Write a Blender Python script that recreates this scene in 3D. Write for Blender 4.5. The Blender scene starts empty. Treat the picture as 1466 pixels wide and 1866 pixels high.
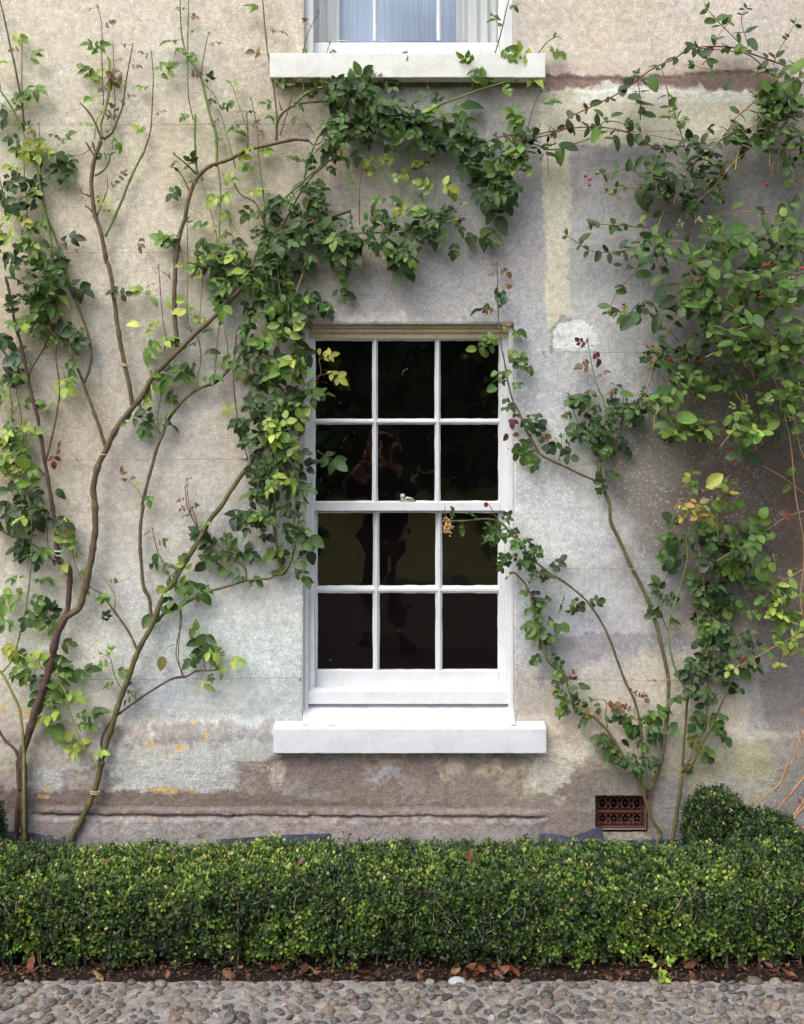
import bpy, bmesh, math, random, re
import numpy as np
from mathutils import Vector, Matrix
random.seed(7); rng = np.random.default_rng(7)
C = bpy.data.collections.new("place"); bpy.context.scene.collection.children.link(C)
scene = bpy.context.scene
# ------------------------------------------------------------------ camera, sky, sun, exposure
S = 0.0022; D = 4.2; EYE = 1.63; U0 = 700.0; V0 = 820.0
cam = bpy.data.cameras.new("camera"); camo = bpy.data.objects.new("camera", cam); C.objects.link(camo)
camo.location = (0, -D, EYE); camo.rotation_euler = (math.radians(90), 0, 0)
cam.sensor_width = 36; cam.sensor_fit = 'AUTO'; cam.lens = 36*D/(1866*S)
cam.shift_x = (733-U0)/1866; cam.shift_y = -(933-V0)/1866
cam.clip_start = 0.05; cam.clip_end = 2000
scene.camera = camo
w = bpy.data.worlds.new("World"); scene.world = w; w.use_nodes = True
nt = w.node_tree; bg = nt.nodes['Background']; sky = nt.nodes.new('ShaderNodeTexSky')
sky.sky_type = 'NISHITA'; sky.sun_disc = False
SUN = Vector((-0.38, -0.50, 0.78)).normalized()
sky.sun_elevation = math.asin(SUN.z); sky.sun_rotation = math.atan2(SUN.x, SUN.y)
sky.air_density = 1.0; sky.dust_density = 3.0; sky.ozone_density = 0.6
hs = nt.nodes.new('ShaderNodeHueSaturation'); hs.inputs['Saturation'].default_value = 0.45      # veiled, mostly white sky
nt.links.new(sky.outputs[0], hs.inputs['Color']); nt.links.new(hs.outputs[0], bg.inputs[0]); bg.inputs[1].default_value = 0.15
sl = bpy.data.lights.new("sun", 'SUN'); so = bpy.data.objects.new("sun", sl); C.objects.link(so)
sl.energy = 0.78; sl.angle = math.radians(42); sl.color = (1.0, 0.93, 0.82)
so.rotation_euler = SUN.to_track_quat('Z', 'Y').to_euler()
scene.view_settings.view_transform = 'Standard'; scene.view_settings.look = 'None'
scene.view_settings.exposure = 0.95; scene.view_settings.gamma = 1
# ------------------------------------------------------------------ helpers
def at(px, py, d=0.0):
    k = (D-d)/D
    return ((px-U0)*S*k, -d, EYE-(py-V0)*S*k)
def lin(r, g=None, b=None):
    if g is None: r, g, b = r
    f = lambda c: (c/255/12.92) if c/255 <= 0.04045 else ((c/255+0.055)/1.055)**2.4
    return (f(r), f(g), f(b))
def props(o, label=None, cat=None, group=None, kind=None):
    if label: o['label'] = label
    if cat: o['category'] = cat
    if group: o['group'] = group
    if kind: o['kind'] = kind
    return o
def empty(name, loc, label, cat, group=None):
    o = bpy.data.objects.new(name, None); C.objects.link(o); o.location = loc
    o.empty_display_size = 0.1
    return props(o, label, cat, group)
def link(name, me, mat, parent=None):
    o = bpy.data.objects.new(name, me); C.objects.link(o)
    if mat: me.materials.append(mat)
    if parent is not None:
        o.parent = parent
        o.matrix_parent_inverse = world_inv(parent)
    return o
def wm(o):
    m = Matrix.Translation(o.location) @ o.rotation_euler.to_matrix().to_4x4()
    return wm(o.parent) @ o.matrix_parent_inverse @ m if o.parent else m
def world_inv(p): return wm(p).inverted()
def npmesh(name, V, F, smooth=True, attrs=None):
    V = np.asarray(V, dtype=np.float32); F = np.asarray(F, dtype=np.int32)
    me = bpy.data.meshes.new(name)
    k = F.shape[1]
    me.vertices.add(len(V)); me.vertices.foreach_set('co', V.ravel())
    me.loops.add(F.size); me.loops.foreach_set('vertex_index', F.ravel())
    me.polygons.add(len(F)); me.polygons.foreach_set('loop_start', np.arange(0, F.size, k, dtype=np.int32))
    me.polygons.foreach_set('use_smooth', np.full(len(F), smooth))
    me.update(calc_edges=True)
    for nm, arr in (attrs or {}).items():
        arr = np.asarray(arr, dtype=np.float32)
        if nm == 'col':
            a = me.attributes.new(nm, 'FLOAT_COLOR', 'POINT')
            a.data.foreach_set('color', np.concatenate([arr, np.ones((len(arr), 1), np.float32)], 1).ravel())
        elif arr.ndim == 1:
            a = me.attributes.new(nm, 'FLOAT', 'POINT'); a.data.foreach_set('value', arr)
        else:
            a = me.attributes.new(nm, 'FLOAT_VECTOR', 'POINT'); a.data.foreach_set('vector', arr.ravel())
    me.validate()
    return me
class MB:
    """collects quads / polygons of one mesh"""
    def __init__(s): s.v = []; s.f = []
    def box(s, x0, x1, y0, y1, z0, z1):
        n = len(s.v)
        s.v += [(x0,y0,z0),(x1,y0,z0),(x1,y1,z0),(x0,y1,z0),(x0,y0,z1),(x1,y0,z1),(x1,y1,z1),(x0,y1,z1)]
        s.f += [tuple(n+i for i in q) for q in ((0,3,2,1),(4,5,6,7),(0,1,5,4),(1,2,6,5),(2,3,7,6),(3,0,4,7))]
    def pbox(s, px0, px1, py0, py1, d0, d1, dref=None):
        """box whose outline is given in wall pixels measured at depth dref; from depth d0 (back) to d1 (front)"""
        dr = d1 if dref is None else dref
        a = at(px0, py0, dr); b = at(px1, py1, dr)
        s.box(a[0], b[0], -d1, -d0, b[2], a[2])
    def prism(s, prof, x0, x1):
        """profile of (y, z) points swept along x"""
        n = len(s.v); k = len(prof)
        s.v += [(x0, y, z) for y, z in prof] + [(x1, y, z) for y, z in prof]
        s.f += [(n+i, n+(i+1) % k, n+k+(i+1) % k, n+k+i) for i in range(k)]
        s.f += [tuple(n+i for i in range(k))[::-1], tuple(n+k+i for i in range(k))]
    def tube(s, pts, r, seg=8, cap=True):
        pts = [Vector(p) for p in pts]; n0 = len(s.v); rr = r if isinstance(r, (list, tuple)) else [r]*len(pts)
        up = Vector((0.13, 0.27, 0.95)).normalized()
        for i, p in enumerate(pts):
            t = (pts[min(i+1, len(pts)-1)]-pts[max(i-1, 0)]).normalized()
            a = t.cross(up); a = a.normalized() if a.length > 1e-4 else Vector((1, 0, 0)); b = t.cross(a)
            for k in range(seg):
                an = 2*math.pi*k/seg
                s.v.append(tuple(p+(a*math.cos(an)+b*math.sin(an))*rr[i]))
        for i in range(len(pts)-1):
            for k in range(seg):
                q = n0+i*seg
                s.f.append((q+k, q+(k+1) % seg, q+seg+(k+1) % seg, q+seg+k))
        if cap:
            s.f.append(tuple(n0+k for k in range(seg))[::-1]); s.f.append(tuple(n0+(len(pts)-1)*seg+k for k in range(seg)))
    def ball(s, c, r, sx=1, sy=1, sz=1, nu=10, nv=7):
        n0 = len(s.v)
        for j in range(nv+1):
            th = math.pi*j/nv
            for i in range(nu):
                ph = 2*math.pi*i/nu
                s.v.append((c[0]+r*sx*math.sin(th)*math.cos(ph), c[1]+r*sy*math.sin(th)*math.sin(ph), c[2]+r*sz*math.cos(th)))
        for j in range(nv):
            for i in range(nu):
                s.f.append((n0+j*nu+i, n0+(j+1)*nu+i, n0+(j+1)*nu+(i+1) % nu, n0+j*nu+(i+1) % nu))
    def build(s, name, mat, parent=None, smooth=False, bevel=0, seg=2, rough=0):
        me = bpy.data.meshes.new(name); me.from_pydata(s.v, [], s.f); me.validate(); me.update()
        bm = bmesh.new(); bm.from_mesh(me); bmesh.ops.remove_doubles(bm, verts=bm.verts, dist=1e-6)
        bmesh.ops.recalc_face_normals(bm, faces=bm.faces); bm.to_mesh(me); bm.free()
        if smooth:
            for p in me.polygons: p.use_smooth = True
        o = link(name, me, mat, parent)
        if bevel:
            m = o.modifiers.new('bevel', 'BEVEL'); m.width = bevel; m.segments = seg; m.limit_method = 'ANGLE'; m.harden_normals = False
        return o
# ---- materials
def mat(name, rough=0.8, col=(0.5, 0.5, 0.5), spec=0.3):
    m = bpy.data.materials.new(name); m.use_nodes = True
    b = m.node_tree.nodes['Principled BSDF']; b.inputs['Base Color'].default_value = (*col, 1)
    b.inputs['Roughness'].default_value = rough; b.inputs['Specular IOR Level'].default_value = spec
    return m, m.node_tree, b
def node(t, ty, **kw):
    n = t.nodes.new(ty)
    for k, v in kw.items():
        if k.startswith('i_'): n.inputs[k[2:].replace('_', ' ')].default_value = v
        else: setattr(n, k, v)
    return n
def noise(t, scale, detail=4, rough=0.6, vec=None, dist=0):
    n = node(t, 'ShaderNodeTexNoise'); n.inputs['Scale'].default_value = scale; n.inputs['Detail'].default_value = detail
    n.inputs['Roughness'].default_value = rough; n.inputs['Distortion'].default_value = dist
    if vec is not None: t.links.new(vec, n.inputs['Vector'])
    return n.outputs['Fac']
def ramp(t, fac, stops):
    n = t.nodes.new('ShaderNodeValToRGB'); e = n.color_ramp.elements
    e[0].position, e[1].position = stops[0][0], stops[-1][0]
    e[0].color = (*stops[0][1], 1); e[1].color = (*stops[-1][1], 1)
    for p, c in stops[1:-1]:
        x = e.new(p); x.color = (*c, 1)
    t.links.new(fac, n.inputs[0]); return n.outputs[0]
def gray(a): return (a, a, a)
def mix(t, fac, a, b, mode='MIX'):
    n = t.nodes.new('ShaderNodeMix'); n.data_type = 'RGBA'; n.blend_type = mode
    for s, i in ((fac, 0), (a, 6), (b, 7)):
        if hasattr(s, 'links'): t.links.new(s, n.inputs[i])
        elif i == 0: n.inputs[0].default_value = s
        else: n.inputs[i].default_value = (*s, 1)
    return n.outputs[2]
def bump(t, h, bsdf, dist=0.003, strength=0.6, prev=None):
    n = t.nodes.new('ShaderNodeBump'); n.inputs['Distance'].default_value = dist; n.inputs['Strength'].default_value = strength
    t.links.new(h, n.inputs['Height'])
    if prev is not None: t.links.new(prev, n.inputs['Normal'])
    if bsdf is not None: t.links.new(n.outputs[0], bsdf.inputs['Normal'])
    return n.outputs[0]
def math_(t, op, a, b=None):
    n = t.nodes.new('ShaderNodeMath'); n.operation = op
    for i, s in enumerate((a, b)):
        if s is None: continue
        if hasattr(s, 'links'): t.links.new(s, n.inputs[i])
        else: n.inputs[i].default_value = s
    return n.outputs[0]
def coord(t): return t.nodes.new('ShaderNodeTexCoord').outputs['Object']
def attr(t, nm, out='Color'):
    n = t.nodes.new('ShaderNodeAttribute'); n.attribute_name = nm; return n.outputs[out]

# numpy fractal noise sampled at arbitrary 2-D points
def vnoise(x, y, seed):
    r = np.random.default_rng(seed); T = r.random((256, 256))
    xi = np.floor(x).astype(int); yi = np.floor(y).astype(int); fx = x-xi; fy = y-yi
    fx = fx*fx*(3-2*fx); fy = fy*fy*(3-2*fy)
    g = lambda a, b: T[a % 256, b % 256]
    return (g(xi, yi)*(1-fx)+g(xi+1, yi)*fx)*(1-fy)+(g(xi, yi+1)*(1-fx)+g(xi+1, yi+1)*fx)*fy
def fbm(x, y, scale, seed, oct=5, gain=0.55):
    v = 0; a = 1; n = 0
    for o in range(oct):
        v = v+a*vnoise(x/scale*2**o+17*o, y/scale*2**o+31*o, seed+o); n += a; a *= gain
    return v/n*2-1

# ---- wall render material
def wall_material():
    m, t, b = mat("weathered_render", 0.92, spec=0.15)
    co = coord(t); c = attr(t, 'col'); L = t.links
    sp = ramp(t, noise(t, 150, 4, 0.8, co), [(0.32, gray(0.42)), (0.45, gray(0.92)), (0.55, gray(1.12)), (0.68, gray(1.75))])
    c1 = mix(t, 0.50, c, sp, 'MULTIPLY')
    nc = node(t, 'ShaderNodeTexNoise'); nc.inputs['Scale'].default_value = 55; nc.inputs['Detail'].default_value = 5; nc.inputs['Roughness'].default_value = 0.75; L.new(co, nc.inputs['Vector'])
    c1 = mix(t, 0.10, c1, nc.outputs['Color'], 'OVERLAY')
    nf = noise(t, 330, 2, 0.6, co); c1 = mix(t, 0.6, c1, ramp(t, nf, [(0.30, gray(0.62)), (0.5, gray(1.0)), (0.70, gray(1.38))]), 'MULTIPLY')
    md = ramp(t, noise(t, 42, 6, 0.72, co), [(0.3, gray(0.66)), (0.5, gray(1.0)), (0.7, gray(1.36))])
    c1 = mix(t, 0.7, c1, md, 'MULTIPLY')
    # pale lichen-like flecks, where the attribute asks for them
    vo = node(t, 'ShaderNodeTexVoronoi'); vo.inputs['Scale'].default_value = 62; vd = node(t, 'ShaderNodeVectorMath', operation='ADD'); vn = node(t, 'ShaderNodeTexNoise'); vn.inputs['Scale'].default_value = 70; L.new(co, vn.inputs['Vector']); vs_ = node(t, 'ShaderNodeVectorMath', operation='SCALE'); vs_.inputs['Scale'].default_value = 0.022; L.new(vn.outputs['Color'], vs_.inputs[0]); L.new(co, vd.inputs[0]); L.new(vs_.outputs[0], vd.inputs[1]); L.new(vd.outputs[0], vo.inputs['Vector'])
    fl = ramp(t, math_(t, 'ADD', vo.outputs['Distance'], math_(t, 'MULTIPLY', noise(t, 150, 3, 0.6, co), 0.5)), [(0.36, gray(1.0)), (0.60, gray(0))])
    fm = math_(t, 'MULTIPLY', fl, math_(t, 'MULTIPLY', attr(t, 'fleck', 'Fac'), 0.9))
    c1 = mix(t, fm, c1, mix(t, 0.5, mix(t, 1.0, c1, gray(1.9), 'MULTIPLY'), lin(205, 204, 200)))
    # dark pits
    vp = node(t, 'ShaderNodeTexVoronoi'); vp.inputs['Scale'].default_value = 28; L.new(co, vp.inputs['Vector'])
    pit = ramp(t, math_(t, 'ADD', vp.outputs['Distance'], math_(t, 'MULTIPLY', noise(t, 60, 2, 0.5, co), 0.35)), [(0.215, gray(1)), (0.245, gray(0))])
    c1 = mix(t, math_(t, 'MULTIPLY', pit, 0.45), c1, lin(92, 84, 82))
    # hairline cracks
    cr = attr(t, 'crack', 'Fac')
    cw = math_(t, 'ADD', cr, math_(t, 'MULTIPLY', noise(t, 120, 3, 0.6, co), 1.4))
    cm = ramp(t, math_(t, 'MULTIPLY', cw, 0.2), [(0.15, gray(1)), (0.30, gray(0))])
    c1 = mix(t, math_(t, 'MULTIPLY', cm, 0.55), c1, lin(88, 78, 72))
    L.new(c1, b.inputs['Base Color'])
    rg = attr(t, 'rough', 'Fac')
    n0 = bump(t, noise(t, 14, 5, 0.6, co), None, 0.010, 0.35)
    n1 = bump(t, noise(t, 170, 4, 0.7, co), None, 0.0022, 0.85, n0)
    h2 = math_(t, 'MULTIPLY', noise(t, 48, 6, 0.75, co, 0.6), rg)
    n2 = bump(t, h2, None, 0.012, 0.7, n1)
    bump(t, math_(t, 'MULTIPLY', cm, -1.0), b, 0.003, 0.8, n2)
    return m
def paint_material(name, base, dirt, amount=0.5, rough=0.45):
    m, t, b = mat(name, rough, spec=0.4)
    co = coord(t)
    n = noise(t, 9, 6, 0.7, co); n2 = noise(t, 70, 5, 0.75, co)
    f = ramp(t, math_(t, 'ADD', math_(t, 'MULTIPLY', n, 0.6), math_(t, 'MULTIPLY', n2, 0.4)), [(0.46, gray(0)), (0.72, gray(1))])
    c = mix(t, math_(t, 'MULTIPLY', f, amount), base, dirt)
    vp = node(t, 'ShaderNodeTexVoronoi'); vp.inputs['Scale'].default_value = 22; t.links.new(co, vp.inputs['Vector'])
    pit = ramp(t, math_(t, 'ADD', vp.outputs['Distance'], math_(t, 'MULTIPLY', noise(t, 75, 2, 0.5, co), 0.4)), [(0.20, gray(1)), (0.225, gray(0))])
    c = mix(t, math_(t, 'MULTIPLY', pit, 0.6), c, lin(110, 100, 90))
    t.links.new(c, b.inputs['Base Color'])
    st = node(t, 'ShaderNodeMapping'); st.inputs['Scale'].default_value = (1, 1, 1); t.links.new(co, st.inputs[0])
    n0 = bump(t, noise(t, 30, 4, 0.6, st.outputs[0]), None, 0.004, 0.35)
    bump(t, noise(t, 240, 3, 0.6, co), b, 0.0012, 0.5, n0)
    return m
def bark_material(name, spec=0.25):
    m, t, b = mat(name, 0.75, spec=spec)
    co = coord(t); c = attr(t, 'col')
    mp = node(t, 'ShaderNodeMapping'); mp.inputs['Scale'].default_value = (1, 1, 0.35); t.links.new(co, mp.inputs[0])
    n = noise(t, 160, 5, 0.7, mp.outputs[0])
    c = mix(t, 0.8, c, ramp(t, n, [(0.3, gray(0.45)), (0.55, gray(1.0)), (0.75, gray(1.6))]), 'MULTIPLY')
    t.links.new(c, b.inputs['Base Color'])
    bump(t, n, b, 0.002, 0.8)
    return m
def leaf_material(name, gloss=0.42, trans=0.28, vein=0.5):
    m, t, b = mat(name, gloss, spec=0.45)
    L = t.links; co = coord(t); c = attr(t, 'col')
    lf = attr(t, 'lf', 'Vector'); sx = node(t, 'ShaderNodeSeparateXYZ'); L.new(lf, sx.inputs[0])
    ab = math_(t, 'ABSOLUTE', sx.outputs[1])
    rib = ramp(t, ab, [(0.0, gray(1)), (0.13, gray(0))])
    u = math_(t, 'SUBTRACT', math_(t, 'MULTIPLY', sx.outputs[0], 44.0), math_(t, 'MULTIPLY', ab, 15.0))
    side = ramp(t, math_(t, 'MULTIPLY', math_(t, 'ADD', math_(t, 'SINE', u), 1.0), 0.5), [(0.78, gray(0)), (1.0, gray(0.7))])
    v = math_(t, 'MAXIMUM', rib, side)
    nz = ramp(t, noise(t, 60, 3, 0.6, co), [(0.3, gray(0.78)), (0.7, gray(1.25))])
    c1 = mix(t, 0.8, c, nz, 'MULTIPLY')
    sp_ = ramp(t, noise(t, 230, 3, 0.7, co), [(0.60, gray(0)), (0.70, gray(0.75))]); c1 = mix(t, math_(t, 'MULTIPLY', sp_, ramp(t, noise(t, 9, 2, .5, co), [(.42, gray(0)), (.6, gray(1))])), c1, lin(122, 100, 62))
    lt = mix(t, 1.0, c1, gray(1.7), 'MULTIPLY')
    c2 = mix(t, math_(t, 'MULTIPLY', v, vein), c1, lt)
    # underside paler
    g = t.nodes.new('ShaderNodeNewGeometry')
    c3 = mix(t, math_(t, 'MULTIPLY', g.outputs['Backfacing'], 0.35), c2, lin(135, 160, 125))
    L.new(c3, b.inputs['Base Color'])
    bump(t, math_(t, 'MULTIPLY', v, -1.0), b, 0.0012, 0.5)
    tr = node(t, 'ShaderNodeBsdfTranslucent'); tc = mix(t, 1.0, c1, (1.25, 1.5, 0.55), 'MULTIPLY'); L.new(tc, tr.inputs[0])
    ms = t.nodes.new('ShaderNodeMixShader'); ms.inputs[0].default_value = trans
    L.new(b.outputs[0], ms.inputs[1]); L.new(tr.outputs[0], ms.inputs[2])
    L.new(ms.outputs[0], t.nodes['Material Output'].inputs[0])
    return m
def glass_material(name, wav=0.0006):
    m = bpy.data.materials.new(name); m.use_nodes = True; t = m.node_tree; t.nodes.clear(); L = t.links
    out = t.nodes.new('ShaderNodeOutputMaterial'); tr = t.nodes.new('ShaderNodeBsdfTransparent'); gl = t.nodes.new('ShaderNodeBsdfGlossy')
    tr.inputs[0].default_value = (0.93, 0.95, 0.93, 1); gl.inputs['Roughness'].default_value = 0.0; gl.inputs[0].default_value = (1, 1, 1, 1)
    fr = t.nodes.new('ShaderNodeFresnel'); fr.inputs[0].default_value = 1.5
    co = coord(t); n = noise(t, 3.2, 2, 0.5, co)
    nb = bump(t, n, None, wav*10, 0.6); L.new(nb, gl.inputs['Normal']); 
    fac = math_(t, 'MULTIPLY', fr.outputs[0], 1.7)
    # faint dust
    df = t.nodes.new('ShaderNodeBsdfDiffuse'); df.inputs[0].default_value = (0.5, 0.5, 0.47, 1)
    ms = t.nodes.new('ShaderNodeMixShader'); L.new(fac, ms.inputs[0]); L.new(tr.outputs[0], ms.inputs[1]); L.new(gl.outputs[0], ms.inputs[2])
    vo = node(t, 'ShaderNodeTexVoronoi'); vo.inputs['Scale'].default_value = 30; L.new(co, vo.inputs['Vector'])
    sp = ramp(t, math_(t, 'ADD', vo.outputs['Distance'], math_(t, 'MULTIPLY', noise(t, 7, 2, 0.5, co), 0.35)), [(0.185, gray(0.35)), (0.215, gray(0.004))])
    m2 = t.nodes.new('ShaderNodeMixShader'); L.new(sp, m2.inputs[0]); L.new(ms.outputs[0], m2.inputs[1]); L.new(df.outputs[0], m2.inputs[2])
    L.new(m2.outputs[0], out.inputs[0])
    return m
# ------------------------------------------------------------------ the house
M_wall = wall_material()
M_white = paint_material("white_gloss_paint", lin(216, 219, 222), lin(180, 178, 170), 0.5)
M_sillpaint = paint_material("white_masonry_paint", lin(216, 218, 222), lin(184, 187, 192), 0.7, 0.6)
M_oldpaint = paint_material("aged_cream_paint", lin(212, 200, 168), lin(140, 118, 84), 0.8, 0.6)
M_upsill = paint_material("flaking_white_paint", lin(226, 227, 222), lin(186, 182, 164), 0.75, 0.7)
M_glass = glass_material("window_glass")
house = empty("house", (0, 0, 0), "old rendered house front with two white sash windows and stained, patched grey plaster", "house")

LW = dict(x0=553, x1=937, y0=590, y1=1318)      # openings in wall pixels
UW = dict(x0=555, x1=936, y0=-640, y1=97)
def build_wall():
    fx = np.arange(-320, 1830, 2.2); fy = np.arange(-60, 1572, 2.2)
    snap = lambda a, vals: np.sort(np.array([v for v in a if min(abs(v-q) for q in vals) > 1.1]+list(vals)))
    fx = snap(fx, [553, 937, 555.0, 936.0, 1083, 1178]); fy = snap(fy, [590, 1318, 97, 1446, 1512])
    fx = np.concatenate([np.arange(-1500, -320, 40), fx, np.arange(1840, 2800, 40)])
    fy = np.concatenate([[-1150, -900, -700, -640, -600, -450, -300, -200, -120, -90], fy, [1575, 1600]])
    X, Y = np.meshgrid(fx, fy); x = X.ravel(); y = Y.ravel()
    n1 = fbm(x, y, 60, 1); n2 = fbm(x, y, 22, 11, 6, 0.65); n3 = fbm(x, y, 240, 21, 4); n4 = fbm(x, y, 9, 31, 3)
    # ---- base tones from points on the facade (plaster and stain colours, some light and right-hand shade painted in)
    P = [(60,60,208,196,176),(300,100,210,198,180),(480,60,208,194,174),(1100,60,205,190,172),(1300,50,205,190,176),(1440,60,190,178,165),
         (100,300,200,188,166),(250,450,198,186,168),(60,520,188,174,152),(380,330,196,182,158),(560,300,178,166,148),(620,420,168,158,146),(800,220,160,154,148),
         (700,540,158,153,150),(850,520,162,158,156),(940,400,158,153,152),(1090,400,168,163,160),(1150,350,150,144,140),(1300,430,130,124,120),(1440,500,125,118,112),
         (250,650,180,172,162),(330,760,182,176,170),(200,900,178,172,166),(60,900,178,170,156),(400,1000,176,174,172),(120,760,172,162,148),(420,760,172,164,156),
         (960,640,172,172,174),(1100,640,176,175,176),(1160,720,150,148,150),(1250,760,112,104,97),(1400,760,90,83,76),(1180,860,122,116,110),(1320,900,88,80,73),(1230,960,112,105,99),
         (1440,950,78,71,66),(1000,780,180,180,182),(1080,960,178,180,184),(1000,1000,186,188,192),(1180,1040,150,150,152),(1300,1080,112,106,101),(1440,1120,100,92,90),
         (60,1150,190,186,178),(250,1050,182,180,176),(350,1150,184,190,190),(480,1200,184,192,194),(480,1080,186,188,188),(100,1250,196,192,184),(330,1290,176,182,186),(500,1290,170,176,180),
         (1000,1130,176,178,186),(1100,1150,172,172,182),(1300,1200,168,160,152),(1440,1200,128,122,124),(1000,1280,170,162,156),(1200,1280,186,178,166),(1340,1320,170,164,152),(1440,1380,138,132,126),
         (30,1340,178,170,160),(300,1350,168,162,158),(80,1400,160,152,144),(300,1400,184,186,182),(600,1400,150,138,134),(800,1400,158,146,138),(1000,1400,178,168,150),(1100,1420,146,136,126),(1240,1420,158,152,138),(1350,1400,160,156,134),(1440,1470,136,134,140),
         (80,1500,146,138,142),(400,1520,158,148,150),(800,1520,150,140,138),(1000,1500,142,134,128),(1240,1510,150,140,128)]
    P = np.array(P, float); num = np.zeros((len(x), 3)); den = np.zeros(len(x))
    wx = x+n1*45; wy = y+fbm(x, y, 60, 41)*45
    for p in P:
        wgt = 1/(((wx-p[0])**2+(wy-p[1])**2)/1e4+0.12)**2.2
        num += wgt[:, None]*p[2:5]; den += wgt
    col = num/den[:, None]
    col *= np.array([1.07, 1.068, 1.045])*(1+0.06*n3+0.07*n2+0.05*n4)[:, None]
    tz = np.clip((900-y)/500, 0, 1)[:, None]; col *= 1-tz*np.array([0.055, 0.03, -0.005])
    col[:, 2] *= 1+0.03*n1; col[:, 0] *= 1-0.015*n1
    wrx = x+n2*9; wry = y+fbm(x, y, 22, 51, 6, 0.65)*9
    def poly(pts, ax=None, ay=None):
        ax = wrx if ax is None else ax; ay = wry if ay is None else ay
        ins = np.zeros(len(x), bool); n = len(pts); dist = np.full(len(x), 1e9)
        for i in range(n):
            (x1, y1), (x2, y2) = pts[i], pts[(i+1) % n]
            with np.errstate(divide='ignore', invalid='ignore'):
                c = ((y1 > ay) != (y2 > ay)) & (ax < (x2-x1)*(ay-y1)/(y2-y1+1e-12)+x1)
            ins ^= c
            L2 = (x2-x1)**2+(y2-y1)**2; tt = np.clip(((ax-x1)*(x2-x1)+(ay-y1)*(y2-y1))/L2, 0, 1)
            dist = np.minimum(dist, np.hypot(ax-x1-tt*(x2-x1), ay-y1-tt*(y2-y1)))
        return np.where(ins, -dist, dist)
    def patch(pts, rgb, a=1.0, soft=2.0, warp=1.0, tex=0.05, amt=None):
        ax = x+(wrx-x)*warp; ay = y+(wry-y)*warp
        d = poly(pts, ax, ay)+soft*(n4*2.2+n2*1.6); k = np.clip(0.5-d/(1.1*soft+1.2), 0, 1)*a
        if amt is not None: k = k*amt
        c = np.array(rgb, float)[None, :]*(1+tex*n2+0.05*n3)[:, None]
        col[:] = col*(1-k[:, None])+c*k[:, None]; return k
    sm = lambda v, a, b: np.clip((v-a)/(b-a), 0, 1)**2*(3-2*np.clip((v-a)/(b-a), 0, 1))
    # pinkish fade above brown band, then band, cream render patch with its vertical tail
    patch([(1000,118),(1420,108),(1420,150),(1000,150)], (192,168,156), 0.6, 12, 1.6, amt=sm(n4+n2, -0.5, 0.5))
    patch([(994,140),(1050,132),(1150,140),(1250,136),(1300,130),(1420,126),(1425,168),(994,168)], (140,118,110), 0.92, 2.5, 1.0)
    patch([(985,163),(1060,160),(1105,148),(1130,158),(1240,163),(1270,154),(1300,163),(1372,166),(1376,250),(1300,262),(1040,262),(1042,330),(1038,420),(1034,480),(1040,575),(1020,600),(1008,640),(1002,600),(992,540),(997,470),(990,400),(988,300)],
          (202,198,176), 0.88, 3.0, 0.8)
    patch([(1050,163),(1110,152),(1372,166),(1372,182),(1240,184),(1050,190)], (218,217,208), 0.8, 5, 0.6)
    patch([(1040,575),(1020,575),(1004,600),(1003,645),(1014,645),(1012,600),(1040,590)], (128,124,120), 0.7, 3, 0.6)
    patch([(1010,606),(1016,590),(1036,586),(1062,584),(1082,592),(1088,612),(1084,636),(1060,640),(1030,638),(1011,640)], (214,218,216), 0.97, 1.6, 0.9, 0.03)
    patch([(1060,640),(1100,600),(1108,690),(1060,670)], (196,200,204), 0.6, 12, 1)
    patch([(590,590),(650,574),(690,578),(732,565),(742,580),(900,588),(900,592),(590,592)], (205,203,202), 0.6, 5, 1)
    # lower right: blue-grey band and cream underneath
    patch([(985,1160),(1100,1155),(1290,1158),(1290,1185),(1140,1200),(1080,1210),(1040,1235),(985,1240)], (152,149,153), 0.85, 3, 1.4)
    patch([(1050,1205),(1120,1196),(1180,1186),(1300,1188),(1390,1200),(1385,1330),(1290,1345),(1180,1330),(1060,1300)], (196,188,174), 0.6, 10, 1.3)
    patch([(1385,1228),(1500,1225),(1500,1335),(1388,1330)], (128,122,120), 0.85, 2.5, 0.5)
    patch([(1370,1160),(1395,1170),(1392,1340),(1358,1342)], (158,154,154), 0.6, 6, 1)
    # band under the lower sill line and along the plinth
    patch([(-400,1310),(160,1322),(500,1316),(500,1345),(200,1352),(-400,1350)], (140,130,126), 0.55, 8, 1.2)
    patch([(498,1374),(1000,1374),(1060,1390),(1080,1440),(1180,1440),(1180,1540),(1000,1530),(990,1482),(430,1480),(430,1392),(470,1385)], (142,129,120), 0.85, 4, 1.3, 0.10)
    patch([(-400,1440),(150,1432),(280,1438),(450,1440),(620,1455),(1000,1474),(1000,1500),(-400,1480)], (126,112,103), 0.9, 4, 1.2)
    patch([(60,1395),(200,1380),(430,1378),(432,1440),(260,1436),(230,1420),(60,1440)], (192,194,190), 0.7, 5, 1.6)
    patch([(120,1400),(180,1390),(230,1425),(200,1440),(110,1440)], (142,128,122), 0.55, 6, 1.4)
    for cx, cy, rx, ry, c, a in ((500,1408,22,26,(205,196,176),0.9),(700,1388,48,18,(186,170,146),0.7),(700,1412,34,18,(196,200,208),0.6),(820,1400,28,22,(206,194,166),0.8),(890,1400,24,20,(204,192,160),0.8),
                              (950,1425,34,34,(196,186,160),0.7),(1000,1404,40,30,(210,202,178),0.8),(560,1440,60,10,(180,184,196),0.35),(460,1392,14,9,(190,180,170),0.6),
                              (1060,1440,60,50,(138,124,112),0.5),(1030,1450,8,16,(188,182,170),0.7),(1300,1400,110,42,(168,164,134),0.6),(1330,1440,80,30,(170,172,178),0.5),(1240,1480,60,50,(140,126,106),0.6)):
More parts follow.
